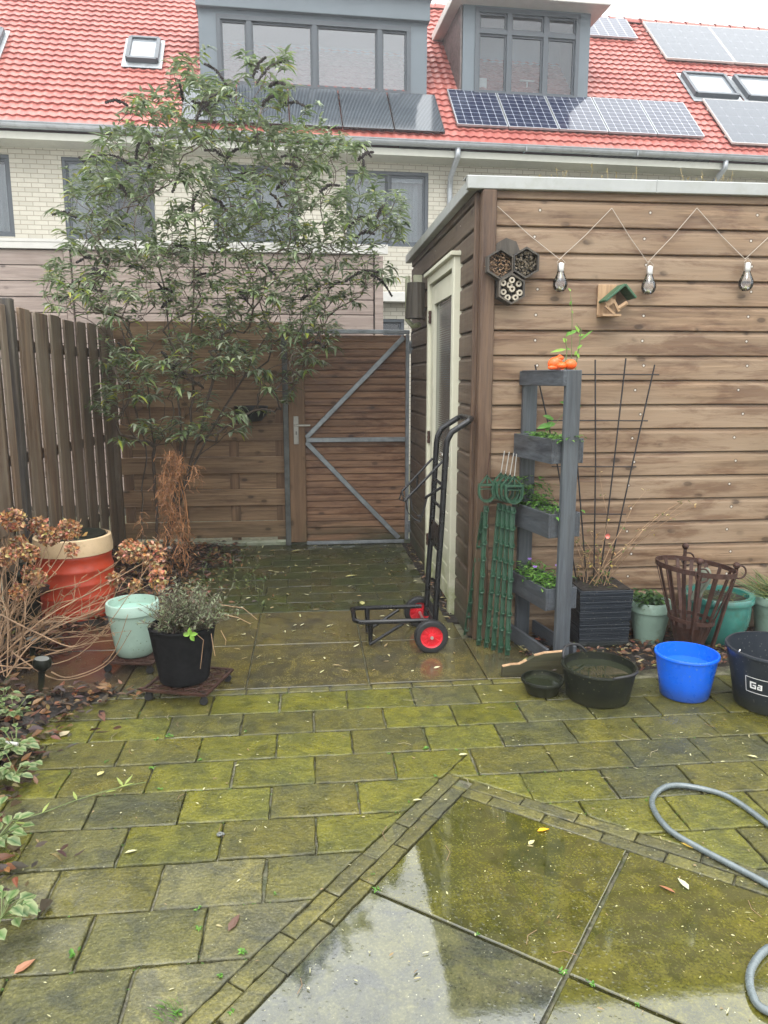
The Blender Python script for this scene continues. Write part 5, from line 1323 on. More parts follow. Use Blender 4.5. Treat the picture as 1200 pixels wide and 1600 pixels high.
# fire basket
fb = thing('fire_basket', 'rusty conical iron fire basket with ball topped posts', 'fire basket', tuple(g(1075, 1012)))
bc_ = Vector((at(1078, 985, 3.72).x, 3.72, 0)); tc_ = Vector((at(1090, 887, 3.72).x, 3.74, at(1090, 887, 3.72).z)); rr = .205; rbm = .075; zb = .1
tiltM = Matrix.Rotation(math.radians(6), 3, 'Y')
def ring(c, r, M_, wd, th2, mb, n=40):
    for j in range(n):
        a0, a1 = 2 * math.pi * j / n, 2 * math.pi * (j + 1) / n
        mb.bar(c + M_ @ Vector((r * math.cos(a0), r * math.sin(a0), 0)), c + M_ @ Vector((r * math.cos(a1), r * math.sin(a1), 0)), wd, th2, side=(0, 0, 1))
mb = MB(); ring(tc_, rr, tiltM, .026, .006, mb); sub('hoop', M['rust'], fb, mb); mb = MB(); ring(bc_ + Vector((0, 0, zb + .13)), rbm + .045, tiltM, .02, .005, mb, 28); sub('hoop', M['rust'], fb, mb)
mb = MB()
for j in range(16):
    a = 2 * math.pi * j / 16; top = tc_ + tiltM @ Vector((rr * math.cos(a), rr * math.sin(a), 0)); bot = bc_ + Vector((rbm * math.cos(a), rbm * math.sin(a), zb))
    mb.bar(top, bot, .02, .005, side=(-math.sin(a), math.cos(a), 0))
mb.lathe([(0.001, zb), (rbm + .004, zb), (rbm + .03, zb + .1)], (bc_.x, bc_.y, 0), 20); sub('bars', M['rust'], fb, mb)
for (px, pt, a) in ((1070, 870, -2.0), (1113, 846, 1.35), (1150, 905, -.15)):
    mb = MB(); top = tc_ + tiltM @ Vector(((rr + .012) * math.cos(a), (rr + .012) * math.sin(a), 0)); bot = bc_ + Vector((rbm * 1.5 * math.cos(a), rbm * 1.5 * math.sin(a), 0.01)); up_ = top + (top - bot).normalized() * .06; up_.x = top.x; up_.y = top.y
    if pt > 900: up_ = top + Vector((0, 0, .02))
    mb.bar(bot, top, .022, .012); mb.bar(top, up_, .014, .014); prof = [(max(.0005, .019 * math.sin(math.pi * i / 8)), -.019 * math.cos(math.pi * i / 8)) for i in range(9)]; mb.lathe(prof, up_ + Vector((0, 0, .012)), 14)
    sc_ = top + Vector((.02, 0, -.005)); mb.tube([sc_ + Vector((.036 * math.cos(q), 0, .036 * math.sin(q))) for q in [2 * math.pi * i / 18 for i in range(19)]], .005, 6)
    sub('post', M['rust'], fb, mb, smooth=40)
cl = MB(); nU, nV = 10, 14; cp0 = at(1078, 893, 3.64)
for j in range(nV + 1):
    for i in range(nU + 1):
        u = i / nU; v = j / nV
        x = cp0.x + .015 + u * .085 * (1 - .55 * v) + .012 * math.sin(v * 5); y = 3.60 + .014 * math.sin(u * 9 + v * 2) + .06 * max(0, .15 - v) * 6 * .4
        z = cp0.z + .012 - v * .17 * (1 - .15 * u) + (.012 * math.sin(u * 3)); cl.v.append((x, y, z)); cl.c.append((1, 1, 1, 1))
for j in range(nV):
    for i in range(nU): a = j * (nU + 1) + i; cl.f.append([a, a + 1, a + nU + 2, a + nU + 1])
o = cl.build('work_glove', M['cloth'], smooth=True); tag(o, 'grey green cloth glove draped over the rusty fire basket rim', 'glove')
md = o.modifiers.new('s', 'SOLIDIFY'); md.thickness = .005

# ------------------------------------------------------------------ buckets in the foreground
def bucket(name, label, c, rt, rb, h, mat, cat='bucket', rimw=.006, water=None, n=48, th_=.004, foot=None, wmat='water'):
    t = thing(name, label, cat, (c[0], c[1], 0)); z0 = .004
    prof = [(.001, z0), (rb - .004, z0), (rb, z0 + .005), (rb + (rt - rb) * .5, h * .5), (rt - .001, h - .022), (rt, h - .014), (rt + rimw, h - .012), (rt + rimw, h - .003), (rt + rimw - .002, h), (rt - th_, h), (rt - th_, h - .012), (rb + (rt - rb) * .5 - th_, h * .5), (rb - th_, z0 + .012), (.001, z0 + .012)]
    mb = MB(); mb.lathe(prof, (c[0], c[1], 0), n); b = sub('bucket_body', mat, t, mb, smooth=40)
    if water is not None:
        mb = MB(); mb.disc((c[0], c[1], h * water), rb + (rt - rb) * water - th_, n); sub('water', M[wmat], t, mb)
    return t
cb_ = at(1069, 1068, 3.27); zt = at(1069, 1036, 3.13).z
bb = bucket('bucket', 'bright blue plastic bucket standing on the paving', (cb_.x, 3.265), .143, .113, zt, M['blue'], water=.7, wmat='water_blue')
# charcoal bucket with print
KC = (2.155, 3.12); KR, KRB, KH = .215, .165, .285
kb = bucket('bucket', 'charcoal bucket with white boxed lettering cut off by the right edge', KC, KR, KRB, KH, M['bucket_black'], rimw=.008)
def wrap(u, z, off=.0012):
    """a point on the bucket wall: u = arc length from the reference angle"""
    r_ = KRB + (KR - KRB) * (z / KH) + off; a = math.radians(-159) + u / KR; return (KC[0] + r_ * math.cos(a), KC[1] + r_ * math.sin(a), z)
lt = MB()
def strip(u0, z0, u1, z1):
    n = max(1, int(abs(u1 - u0) / .006)); base = len(lt.v)
    for i in range(n + 1):
        u = u0 + (u1 - u0) * i / n
        for z in (z0, z1): lt.v.append(wrap(u, z)); lt.c.append((1, 1, 1, 1))
    for i in range(n): lt.f.append([base + 2 * i, base + 2 * i + 2, base + 2 * i + 3, base + 2 * i + 1])
zc, hh, U0, U1 = .143, .0365, -.005, .215
for z in (zc - hh, zc + hh): strip(U0, z - .0015, U1, z + .0015)
for u in (U0, U1): strip(u - .0015, zc - hh, u + .0015, zc + hh)
Lh = .017; w1 = .007
def glyph(u, segs):
    for (a, b, c_, d) in segs: strip(u + a, zc + b, u + c_, zc + d)
glyph(.018, [(0, -Lh, .008, Lh), (.008, Lh - w1, .032, Lh), (.008, -Lh, .032, -Lh + w1), (.025, -Lh + w1, .032, .003), (.015, -.003, .025, .003)])
glyph(.056, [(.004, Lh * .3 - .001, .024, Lh * .3 + .005), (.017, -Lh, .024, Lh * .3), (0, -Lh, .017, -Lh + .006), (0, -Lh + .006, .006, -.001), (.006, -.005, .017, -.001)])
sub('printed_lettering', M['letter'], kb, lt)
for sgn in (-1,):
    mb = MB(); a = math.radians(180); mb.tube([(KC[0] + (KR + .004) * math.cos(q), KC[1] + (KR + .004) * math.sin(q), KH - .004) for q in [math.radians(195 + i * 6) for i in range(26)]], .0022, 6); mb.tube([(KC[0] - KR, KC[1] - .045, KH - .002), (KC[0] - KR + .008, KC[1] - .04, KH + .01)], .004, 6); sub('wire_handle', M['steel'], kb, mb, smooth=True)
# rubber tub with handles
ct = (at(935, 1070, 3.28).x, 3.285); zt = at(935, 1060, 3.12).z
tb = bucket('rubber_tub', 'black flexible tub filled with water, two loop handles', ct, .172, .148, zt, M['black_tub'], cat='tub', water=.8, th_=.006)
for k, (ang, lean) in enumerate(((-62, .25), (118, -.1))):
    a = math.radians(ang); d = Vector((math.cos(a), math.sin(a), 0)); t_ = Vector((-d.y, d.x, 0)); r0 = .173; pts = []
    for i in range(13):
        s_ = -1 + 2 * i / 12; aa = a + s_ * .5; hgt = (.045 if k else .012) * (1 - abs(s_) ** 3)
        pts.append(Vector((ct[0] + (r0 + .016 * (1 - s_ * s_)) * math.cos(aa), ct[1] + (r0 + .016 * (1 - s_ * s_)) * math.sin(aa), zt - .004 + hgt)))
    mb = MB(); mb.tube(pts, .007, 8); sub('handle', M['black_rubber'], tb, mb, smooth=True)
cbw = (at(846, 1078, 3.37).x, 3.36); zt = at(846, 1071, 3.27).z
bucket('bowl', 'small black round bowl of greenish water beside the rubber tub', cbw, .098, .078, zt, M['black_tub'], cat='bowl', water=.72)
# plank standing on its edge
mb = MB(); PYk = 3.56
pl_ = [at(786, 1063, PYk - .02), at(786, 1043, PYk), at(798, 1040, PYk), at(812, 1039, PYk), at(824, 1033, PYk), at(836, 1026, PYk), at(850, 1022, PYk), at(882, 1019, PYk), at(886, 1060, PYk)]
base = [(p.x, max(.004, p.z)) for p in pl_]; base[0] = (base[0][0], .004); base[-1] = (base[-1][0], .004)
mb.prism(base, 0, .03, M=RXZ, c=(0, PYk + .03, 0)); pk = tag(mb.build('wooden_plank', M['plank']), 'mossy dark plank with wavy top edge behind the small bowl', 'plank')
for (a, b) in ((0, 3), (4, 6)):
    mb = MB()
    for i in range(a, b): q0, q1 = base[1 + i], base[2 + i]; mb.bar((q0[0], PYk + .015, q0[1] + .002), (q1[0], PYk + .015, q1[1] + .001), .024, .0025, side=(0, 1, 0))
    mb.build('bare_edge', M['pine'], pk)
br = MB(); p = g(752, 985); br.box((p.x, p.y + .05, .03), (.07, .1, .06), ch=.008); tag(br.build('concrete_block', M['concrete']), 'small grey block at the foot of the shed corner', 'block')

# garden hose
hp_ = [(1300, 1400), (1200, 1290), (1140, 1246), (1080, 1230), (1040, 1230), (1021, 1245), (1021, 1262), (1045, 1295), (1080, 1318), (1140, 1350), (1200, 1382), (1290, 1420)]
def smoothpath(P, n=8):
    out = []
    for i in range(len(P) - 1):
        p0, p1, p2, p3 = P[max(i - 1, 0)], P[i], P[i + 1], P[min(i + 2, len(P) - 1)]
        for k in range(n):
            t = k / n; out.append(.5 * ((2 * p1) + (-p0 + p2) * t + (2 * p0 - 5 * p1 + 4 * p2 - p3) * t * t + (-p0 + 3 * p1 - 3 * p2 + p3) * t ** 3))
    out.append(P[-1]); return out
P1_ = [g(x, y, .012) for x, y in [(1330, 1400), (1240, 1320), (1200, 1288), (1140, 1246), (1085, 1230), (1045, 1228), (1022, 1243), (1021, 1264), (1045, 1296), (1085, 1321), (1140, 1350), (1200, 1382)]]
P2_ = [g(x, y, .012) for x, y in [(1290, 1432), (1330, 1470), (1280, 1475), (1215, 1478), (1190, 1490), (1172, 1520), (1176, 1555), (1200, 1580), (1280, 1600), (1400, 1600)]]
PP = smoothpath(P1_ + P2_, 8)
mb = MB(); mb.tube(PP, .0105, 12); tag(mb.build('garden_hose', M['hose'], smooth=True), 'grey blue garden hose looping over the paving at right', 'hose')

# ------------------------------------------------------------------ left side: barrel, pots, caddies, lamps
bar_c = (at(118, 900, 4.86).x, 4.86); r0 = .233; HB = at(118, 872, 4.62).z
bt = thing('rain_barrel', 'orange red ribbed plastic barrel with cream collar and black lid', 'barrel', (bar_c[0], bar_c[1], 0))
mb = MB(); prof = [(.001, .0), (r0 * .93, 0), (r0 * .95, .02)]
z = .03
while z < HB - .02:
    u = z / HB; r_ = r0 * (.95 + .07 * math.sin(math.pi * u)); prof += [(r_, z), (r_, z + .03), (r_ + .003, z + .036), (r_ + .003, z + .050), (r_, z + .056)]; z += .085
prof += [(r0 * .96, HB)]; mb.lathe(prof, (*bar_c, 0), 48); bb_ = sub('barrel_body', M['terra'], bt, mb, smooth=35)
mb = MB(); mb.lathe([(r0 * .9, HB - .01), (r0 * 1.03, HB - .005), (r0 * 1.035, HB + .03), (r0 * 1.0, HB + .095), (r0 * .93, HB + .10), (r0 * .9, HB + .06), (r0 * .88, HB + .0)], (*bar_c, 0), 48); sub('collar', M['barrel_cream'], bt, mb, smooth=35)
mb = MB(); mb.lathe([(0.001, HB + .085), (r0 * .5, HB + .09), (r0 * .7, HB + .105), (r0 * .86, HB + .105), (r0 * .9, HB + .085), (r0 * .9, HB + .05)], (*bar_c, 0), 40); sub('lid', M['black_tub'], bt, mb, smooth=35)
mb = MB(); hx0 = Vector((bar_c[0] - .1, bar_c[1] - .195, HB * .55)); mb.lathe([(.0, .0), (.05, .0), (.062, -.02), (.07, -.02)], hx0, 20, M=RXZ @ Matrix.Rotation(.0, 3, 'Z')); mb.box(hx0 + Vector((0, -.012, 0)), (.12, .03, .06), ch=.01); sub('hatch', M['rust'], bt, mb)
for k, (dx, dy, s_) in enumerate(((-.02, -.05, .05), (.08, -.03, .04), (.05, .06, .05))):
    pass
lid_leaf = MB()
for _ in range(14): a = U(0, 6.28); r_ = U(0, .17); flatleaf(lid_leaf, bar_c[0] + r_ * math.cos(a), bar_c[1] + r_ * math.sin(a), HB + .11, U(.04, .08), random.choice([(.4, .18, .05), (.5, .3, .1), (.2, .1, .04)]))
struct(tag(lid_leaf.build('lid_leaves', M['deadleaf'], attr=True), 'orange brown dead leaves lying on the barrel lid', 'leaves'), 'stuff')
pot('flower_pot', 'black pot standing between the barrel and the slat fence', (at(38, 950, 4.7).x, 4.72), .12, .09, .0, .36, M['black_tub'])

def caddy(label, center, size, ang, z=.058):
    t = thing('plant_caddy', label, 'plant caddy', (center[0], center[1], 0), 'rusty iron plant caddies on castors'); Mz = Matrix.Rotation(ang, 3, 'Z'); c = Vector((center[0], center[1], z)); s = size / 2
    mb = MB(); cr = [Vector((s, s, 0)), Vector((-s, s, 0)), Vector((-s, -s, 0)), Vector((s, -s, 0))]
    for i in range(4): mb.bar(c + Mz @ cr[i], c + Mz @ cr[(i + 1) % 4], .01, .014, side=(0, 0, 1))
    sub('rim', M['rust'], t, mb)
    mb = MB()
    for i in range(5):
        for j in range(5):
            q = Vector(((i - 2) * size / 5, (j - 2) * size / 5, -.002)); r_ = size / 10
            mb.tube([c + Mz @ (q + Vector((r_ * .9 * math.cos(a), r_ * .9 * math.sin(a), 0))) for a in [2 * math.pi * k / 12 for k in range(13)]], .0035, 5)
            mb.bar(c + Mz @ (q + Vector((-r_, -r_, 0))), c + Mz @ (q + Vector((r_, r_, 0))), .006, .004, side=(0, 0, 1))
    sub('grille', M['rust'], t, mb)
    for p in cr:
        q = c + Mz @ (p * .88); mb = MB(); mb.lathe([(.0, -.009), (.017, -.009), (.02, -.006), (.02, .006), (.017, .009), (0, .009)], (q.x, q.y, .0205), 16, M=RXZ); mb.bar((q.x, q.y, .02), (q.x, q.y, z), .012, .024); sub('castor', M['black_rubber'], t, mb)
    return t
ctr = (-.605, 3.555); caddy('rusty square iron caddy under the black herb pot', ctr, .32, math.radians(-17))
ctr2 = (-.93, 3.93); caddy('rusty square iron caddy under the mint green pot', ctr2, .26, math.radians(-12))
pot('flower_pot', 'mint green plastic pot filled with water on a caddy', (-.945, 3.94), .128, .095, .066, .352, M['mint'], rimh=.055, fill='water_mint', filld=.045, cat='flower pot')
pot('herb_pot', 'tall black felt covered pot holding a bushy grey herb', (-.625, 3.555), .158, .118, .066, .345, M['fabric'], rimh=.01, rimo=.002, th_=.01)
hb = thing('herb_bush', 'bushy grey green woody herb growing in the black pot', 'plant', (-.625, 3.555, .34))
stm = MB(); lf = MB()
HC = [(.22, .25, .14), (.16, .19, .10), (.28, .30, .19), (.13, .12, .08), (.2, .14, .1), (.17, .22, .10)]
for k in range(230):
    p = Vector((-.625 + U(-.1, .12), 3.555 + U(-.1, .1), .325)); az = U(0, 6.28); el = U(.15, 1.35); d = Vector((math.cos(az) * math.cos(el) + .22, math.sin(az) * math.cos(el), math.sin(el) * .95)).normalized(); L_ = U(.09, .26) ; pts = [p]
    for i in range(4): d = (d + Vector((U(-.2, .2), U(-.2, .2), U(-.1, .22)))).normalized(); pts.append(pts[-1] + d * L_ / 4)
    stm.tube(pts, [.0022, .0018, .0014, .0011, .0008], 4, cap=False)
    for i in range(1, 5):
        for _ in range(5):
            q = pts[i - 1].lerp(pts[i], R()); a = U(0, 6.28); c = random.choice(HC); lf.leaf(q, d * .7 + Vector((math.cos(a), math.sin(a), U(-.2, .5))), (0, 0, 1), U(.016, .03), U(.005, .009), (*c, 1), droop=.2)
sub('stems', M['bark'], hb, stm); sub('leaves', M['leaf'], hb, lf, attr=True)
mb = MB()
for a, b, c_ in (((300, 985), (318, 1000), (313, 1045)), ((330, 990), (333, 1010), (336, 1025)), ((345, 985), (353, 1000), (352, 1008)), ((350, 960), (372, 965), (392, 975)), ((345, 945), (380, 950), (402, 968))):
    mb.tube([at(*a, 3.43), at(*b, 3.41), at(*c_, 3.41)], .0016, 5)
sub('dead_stalks', M['twig'], hb, mb)
mb = MB(); lp_ = at(297, 992, 3.4); 
for a in (2.9, .3, 1.6, 5.2): mb.leaf(lp_, (math.cos(a), -.2, math.sin(a) * .8), (0, -1, .6), .035, .022, (.3, .55, .08, 1), rnd=True)
sub('young_leaf', M['leaf'], hb, mb, attr=True)

def spot(label, px, py, h):
    p = g(px, py); t = thing('solar_spot', label, 'garden light', tuple(p)); mb = MB(); Mt = Matrix.Rotation(.12, 3, 'Y')
    mb.lathe([(.001, 0), (.013, 0), (.016, h * .62), (.0, h * .62)], p, 14, M=Mt); sub('stake', M['black_tub'], t, mb, smooth=40)
    mb = MB(); mb.lathe([(.016, h * .6), (.038, h * .72), (.043, h * .76), (.043, h * .93), (.038, h), (.036, h)], p, 20, M=Mt); sub('head', M['black_tub'], t, mb, smooth=40)
    mb = MB(); mb.disc(p + Vector((.016, 0, h * .985)), .035, 20, M=Mt); sub('lens', M['lens'], t, mb)
spot('short black garden spotlight standing in the leaf litter', 64, 1078, .165)
spot('farther black garden spotlight half hidden behind dry stems', 50, 1030, .12)

# variegated ground plants
def vari(label, px, py, n, s):
    p = g(px, py, .03); t = thing('variegated_plant', label, 'plant', tuple(p)); mb = MB(); st_ = MB()
    for k in range(n):
        a = U(0, 6.28); d = Vector((math.cos(a), math.sin(a), U(.2, 1))).normalized(); b = p + d * U(.015, .10) * s; st_.tube([p, b], .0014, 4)
        a2 = a + U(-.8, .8); c = random.choice([(.07, .16, .035), (.1, .2, .05), (.06, .13, .045)]); mb.leaf(b, (math.cos(a2), math.sin(a2), U(-.1, .5)), (0, -.2, 1), U(.032, .05) * s, U(.024, .034) * s, (*c, 1), droop=.3, fold=.12, edge=(.34, .38, .19, 1), rnd=True)
    sub('stems', M['twig_green'], t, st_); sub('leaves', M['leaf'], t, mb, attr=True)
for lab, px, py, n, s in [('cream edged leafy plant highest up in the leaf litter', 22, 1115, 14, 1.0), ('dense blue green variegated clump beside the white stick', 25, 1170, 22, 1.05), ('variegated clump just below the blue green one', 25, 1208, 18, 1.0), ('variegated clump at the left edge beside the trailing shoot', -4, 1310, 16, 1.1), ('variegated clump at the left edge near the bottom', 2, 1435, 14, 1.15), ('small variegated clump behind the topmost one', 5, 1095, 9, .9)]:
    vari(lab, px, py, int(n * 1.7), s)
tsh = thing('trailing_shoot', 'thin green shoot trailing across the pavers from the left bed', 'plant', tuple(g(10, 1280))); mb = MB()
P = smoothpath([g(x, y, .01) for x, y in [(0, 1287), (60, 1272), (120, 1250), (180, 1232), (228, 1222)]], 6); mb.tube(P, .0017, 5); sub('stem', M['twig_green'], tsh, mb)
mb = MB()
for (a, b) in (((66, 1270), (78, 1255)), ((120, 1250), (114, 1238)), ((165, 1238), (183, 1236)), ((192, 1228), (182, 1216)), ((195, 1226), (208, 1212)), ((20, 1285), (45, 1290)), ((185, 1230), (212, 1225))):
    A_, B_ = g(*a, .012), g(*b, .02); d = B_ - A_; mb.leaf(A_, d, (0, 0, 1), max(.03, d.length), .013, (.35, .42, .12, 1), droop=-.1)
sub('leaves', M['leaf'], tsh, mb, attr=True)
mb = MB(); mb.tube([g(-10, 1158, .05), g(28, 1163, .045)], .008, 8); tag(mb.build('stick', M['white']), 'short white stick lying among the variegated leaves', 'stick')

# dead hydrangea
hy = thing('dry_hydrangea', 'leafless hydrangea with tan stems and papery brown flower heads', 'shrub', (-1.62, 4.0, 0))
stm = MB(); heads = [(20, 812, 4.2), (45, 862, 4.1), (78, 838, 4.3), (60, 822, 4.4), (108, 828, 4.35), (112, 860, 4.2), (8, 870, 3.9), (60, 905, 4.05), (205, 862, 4.25), (240, 870, 4.15), (247, 905, 4.0), (210, 915, 4.1), (30, 925, 3.9), (50, 895, 4.2), (30, 850, 4.3), (178, 905, 4.2)]
def stem_to(q, r=.004, kids=4, base=None):
    b = base or Vector((-1.66 + U(-.12, .14), U(3.75, 4.25), 0.02)); m1 = b.lerp(q, .35) + Vector((U(-.05, .05), U(-.05, .05), U(.02, .1))); m2 = b.lerp(q, .7) + Vector((U(-.04, .04), U(-.04, .04), U(-.02, .06)))
    P = smoothpath([b, m1, m2, q], 4); stm.tube(P, [r * (1 - .6 * i / (len(P) - 1)) for i in range(len(P))], 5, cap=False)
    for _ in range(kids):
        i = random.randint(4, len(P) - 2); s0 = P[i]; d = (P[i + 1] - P[i]).normalized() + Vector((U(-.9, .9), U(-.5, .5), U(-.3, .9))); d.normalize(); L_ = U(.05, .2); e1 = s0 + d * L_ * .5; e2 = e1 + (d + Vector((U(-.4, .4), 0, U(-.1, .5)))).normalized() * L_ * .5
        stm.tube([s0, e1, e2], [r * .5, r * .4, r * .22], 4, cap=False); 
        if R() < .5: stm.tube([e2, e2 + Vector((U(-.03, .03), 0, .02))], [.003, .0015], 4)
for (px, py, Y) in heads: stem_to(at(px, py, Y), .0045, 4)
for _ in range(32):
    q = at(U(-20, 215), U(860, 1030), U(3.7, 4.35)); 
    if q.z < .08: q.z = U(.08, .3)
    stem_to(q, U(.0028, .0045), 4)
for pts in ([(0, 1040), (60, 1042), (140, 1010), (235, 880)], [(20, 1020), (90, 1062), (165, 1040), (205, 985)], [(0, 960), (60, 990), (120, 1010), (180, 970)], [(80, 1050), (110, 1058), (170, 1030), (200, 960)]):
    P = smoothpath([at(x, y, 3.75) for x, y in pts], 5); stm.tube(P, [.004 * (1 - .6 * i / (len(P) - 1)) for i in range(len(P))], 5)
sub('stems', M['twig'], hy, stm)
HCOL = [(.50, .25, .12), (.40, .18, .08), (.58, .36, .2), (.28, .13, .07)]
for k, (px, py, Y) in enumerate(heads):
    c = at(px, py, Y); mb = MB(); rr = (.062, .05, .055, .05, .06, .032, .05, .04, .072, .055, .045, .026, .04, .045, .045, .035)[k]; elong = 1.6 if k in (9, 10) else .9
    for _ in range(int(150 * (rr / .05) ** 1.5)):
        v = Vector((random.gauss(0, 1), random.gauss(0, 1), random.gauss(0, 1))).normalized(); p = c + Vector((v.x, v.y, v.z * elong)) * rr * U(.55, 1.02)
        cc = random.choice(HCOL); mb.leaf(p, v + Vector((U(-.8, .8), U(-.8, .8), U(-.8, .8))), v, U(.018, .028), U(.014, .022), (*[q * U(.7, 1.25) for q in cc], 1), rnd=True, fold=.3)
    sub('flower_head', M['deadleaf'], hy, mb, attr=True)

# dried climber on the old stump
dc = thing('dried_climber', 'mass of dry orange brown tendrils hanging below the shrub', 'climber', tuple(g(275, 905))); mb = MB()
def CP(y):
    pts = [(700, 268), (725, 276), (750, 262), (775, 255), (800, 270), (825, 262 if R() < .45 else 284), (850, 252 if R() < .4 else 292), (905, 250 if R() < .35 else 286)]
    for (a, xa), (b, xb) in zip(pts[:-1], pts[1:]):
        if a <= y <= b: return xa + (xb - xa) * (y - a) / (b - a)
    return 272
for k in range(230):
    t0 = R(); yy0 = 700 + 150 * t0 ** 1.2; cxx = CP(yy0) + random.gauss(0, 8); 
    if R() < .12: cxx = 305 + random.gauss(0, 5); yy0 = U(725, 755)
    if R() < .05: cxx = 218 + random.gauss(0, 4); yy0 = U(800, 840)
    p = at(cxx, yy0, 5.75 + U(-.12, .12)); pts = [p]; d = Vector((U(-.6, .6), U(-.5, .5), U(-1, .15)))
    for i in range(7): d = (d + Vector((U(-.8, .8), U(-.5, .5), U(-.75, .35)))).normalized(); pts.append(pts[-1] + d * U(.008, .022))
    pts = [q for q in pts if q.z > .03]
    if len(pts) > 2: mb.tube(pts, U(.0014, .0028), 4, cap=False)
for k in range(5):
    p = at(272 + U(-12, 12), U(700, 760), 5.75); pts = smoothpath([p, p + Vector((U(-.06, .06), U(-.1, .1), -.25)), p + Vector((U(-.05, .08), U(-.1, .1), -.45)), p + Vector((U(-.08, .1), U(-.1, .1), -.62))], 5); mb.tube(pts, .004, 5)
sub('tendrils', M['fern'], dc, mb)
mb = MB()
for k in range(800):
    yy0 = U(705, 900); cxx = CP(yy0) + random.gauss(0, 9); p = at(cxx, yy0, 5.72 + U(-.15, .15)); 
    if p.z < .04: continue
    mb.leaf(p, (U(-1, 1), U(-1, 1), U(-1.5, .3)), (U(-1, 1), U(-1, 1), 1), U(.02, .05), U(.004, .01), (*random.choice([(.4, .19, .08), (.3, .13, .06), (.22, .1, .05)]), 1), droop=.8)
sub('withered_leaves', M['deadleaf'], dc, mb, attr=True)
mb = MB(); p = g(340, 905, .03)
for k in range(26):
    q = g(U(310, 410), U(880, 960), .0); h = U(.05, .2); a = U(0, 6.28); e = q + Vector((math.cos(a) * .06, math.sin(a) * .06, h)); mb.cur = (.1, .12, .05, 1); mb.tube([q, q.lerp(e, .5) + Vector((0, 0, .02)), e], .0018, 4)
    for _ in range(7): mb.leaf(q.lerp(e, U(.2, 1)), (U(-1, 1), U(-1, 1), U(0, 1)), (0, 0, 1), U(.02, .04), U(.01, .02), (*random.choice([(.08, .12, .04), (.2, .22, .08), (.12, .16, .06)]), 1), rnd=True)
struct(tag(mb.build('low_weeds', M['leaf'], attr=True), 'low scrappy weeds at the foot of the shrub beside the path', 'weeds'), 'stuff')
mb = MB(); mb.tube([g(262, 862, .02), g(266, 858, .05)], .03, 8); tag(mb.build('white_stone', M['white'], smooth=True), 'small white stone at the foot of the shrub', 'stone')

# ------------------------------------------------------------------ butterfly bush
random.seed(21)
bs = thing('butterfly_bush', 'tall sprawling butterfly bush with dark spent flower spikes', 'shrub', (-1.28, 6.35, 0))
OUT = [(58, 455), (80, 420), (110, 385), (92, 335), (135, 250), (165, 215), (195, 165), (235, 155), (278, 85), (318, 85), (325, 125), (370, 150), (385, 95), (445, 88), (450, 150), (500, 195), (560, 235), (575, 280), (628, 318), (632, 375), (590, 400), (605, 445), (560, 465), (530, 500), (505, 560), (455, 620), (440, 645), (390, 665), (340, 690), (250, 700), (170, 700), (155, 640), (165, 560), (145, 500), (75, 480)]
def inside(x, y, P):
    c = False; j = len(P) - 1
    for i in range(len(P)):
        if (P[i][1] > y) != (P[j][1] > y) and x < (P[j][0] - P[i][0]) * (y - P[i][1]) / (P[j][1] - P[i][1]) + P[i][0]: c = not c
        j = i
    return c
base = Vector((-1.28, 6.35, 0)); nodes = []; par = []
def addn(p, q): nodes.append(p); par.append(q); return len(nodes) - 1
addn(base, -1)
mains = [[(246, 860), (243, 760), (240, 700), (232, 620), (215, 540)], [(258, 860), (275, 760), (300, 640), (300, 540), (305, 400), (300, 300)], [(262, 860), (290, 740), (340, 690), (395, 640), (450, 560)], [(222, 860), (222, 780), (228, 700), (200, 600), (160, 470)], [(262, 850), (300, 720), (330, 600), (360, 470), (375, 330)], [(255, 850), (282, 720), (270, 560), (250, 420), (235, 330)], [(262, 850), (310, 710), (380, 590), (440, 480), (500, 380)]]
for k, m_ in enumerate(mains):
    Y0 = 6.35; Yend = U(5.7, 6.75); prev = 0
    ctrl = [at(px, py, Y0 + (Yend - Y0) * i / (len(m_) - 1)) for i, (px, py) in enumerate(m_)]
    for q in smoothpath(ctrl, 5)[1:]:
        q = q + Vector((U(-.012, .012), U(-.012, .012), 0)); prev = addn(q, prev)
tips = []
tries = 0
while len(tips) < 1900 and tries < 40000:
    tries += 1; px, py = U(50, 640), U(80, 705)
    if not inside(px, py, OUT): continue
    dens = 1.0
    if py < 200: dens = .62
    if px > 540: dens = .8
    if px < 130: dens = .7
    if py > 590: dens = .5 if 250 < px else .6
    if noise.noise(Vector((px / 55, py / 55, 2))) < -.12: dens *= .28
    if R() > dens: continue
    cx_, cy_ = 340, 400; e = min(1, math.hypot((px - cx_) / 300, (py - cy_) / 320)); half = .85 * math.sqrt(max(.05, 1 - e * e)) + .12
    Y = 6.15 + U(-half, half * .8); tips.append(at(px, py, min(Y, 6.85)))
tips.sort(key=lambda p: (p - Vector((-1.1, 6.3, 1.0))).length)
for t in tips:
    bd, bi = 1e9, 0; tb_ = (t - base).length
    for i, n_ in enumerate(nodes):
        dd = (n_ - t).length
        if dd > bd or (n_ - base).length > tb_ - .02: continue
        up_pen = max(0, n_.z - t.z) * .9; c_ = dd + up_pen
        if i < 4: c_ += .8
        if c_ < bd: bd, bi = c_, i
    s0 = nodes[bi]; L_ = (t - s0).length; n = max(1, int(L_ / .07)); prev = bi
    dirn = (s0 - nodes[par[bi]]).normalized() if par[bi] >= 0 else Vector((0, 0, 1))
    for k in range(1, n + 1):
        u = k / n; p = s0.lerp(t, u) + dirn * L_ * .28 * math.sin(math.pi * u) * (1 - u) + Vector((U(-.008, .008), U(-.008, .008), U(-.008, .008))) * (1 if k < n else 0); prev = addn(p, prev)
N_ = len(nodes); cnt = [0] * N_; kids = [[] for _ in range(N_)]
for i in range(N_ - 1, 0, -1): kids[par[i]].append(i)
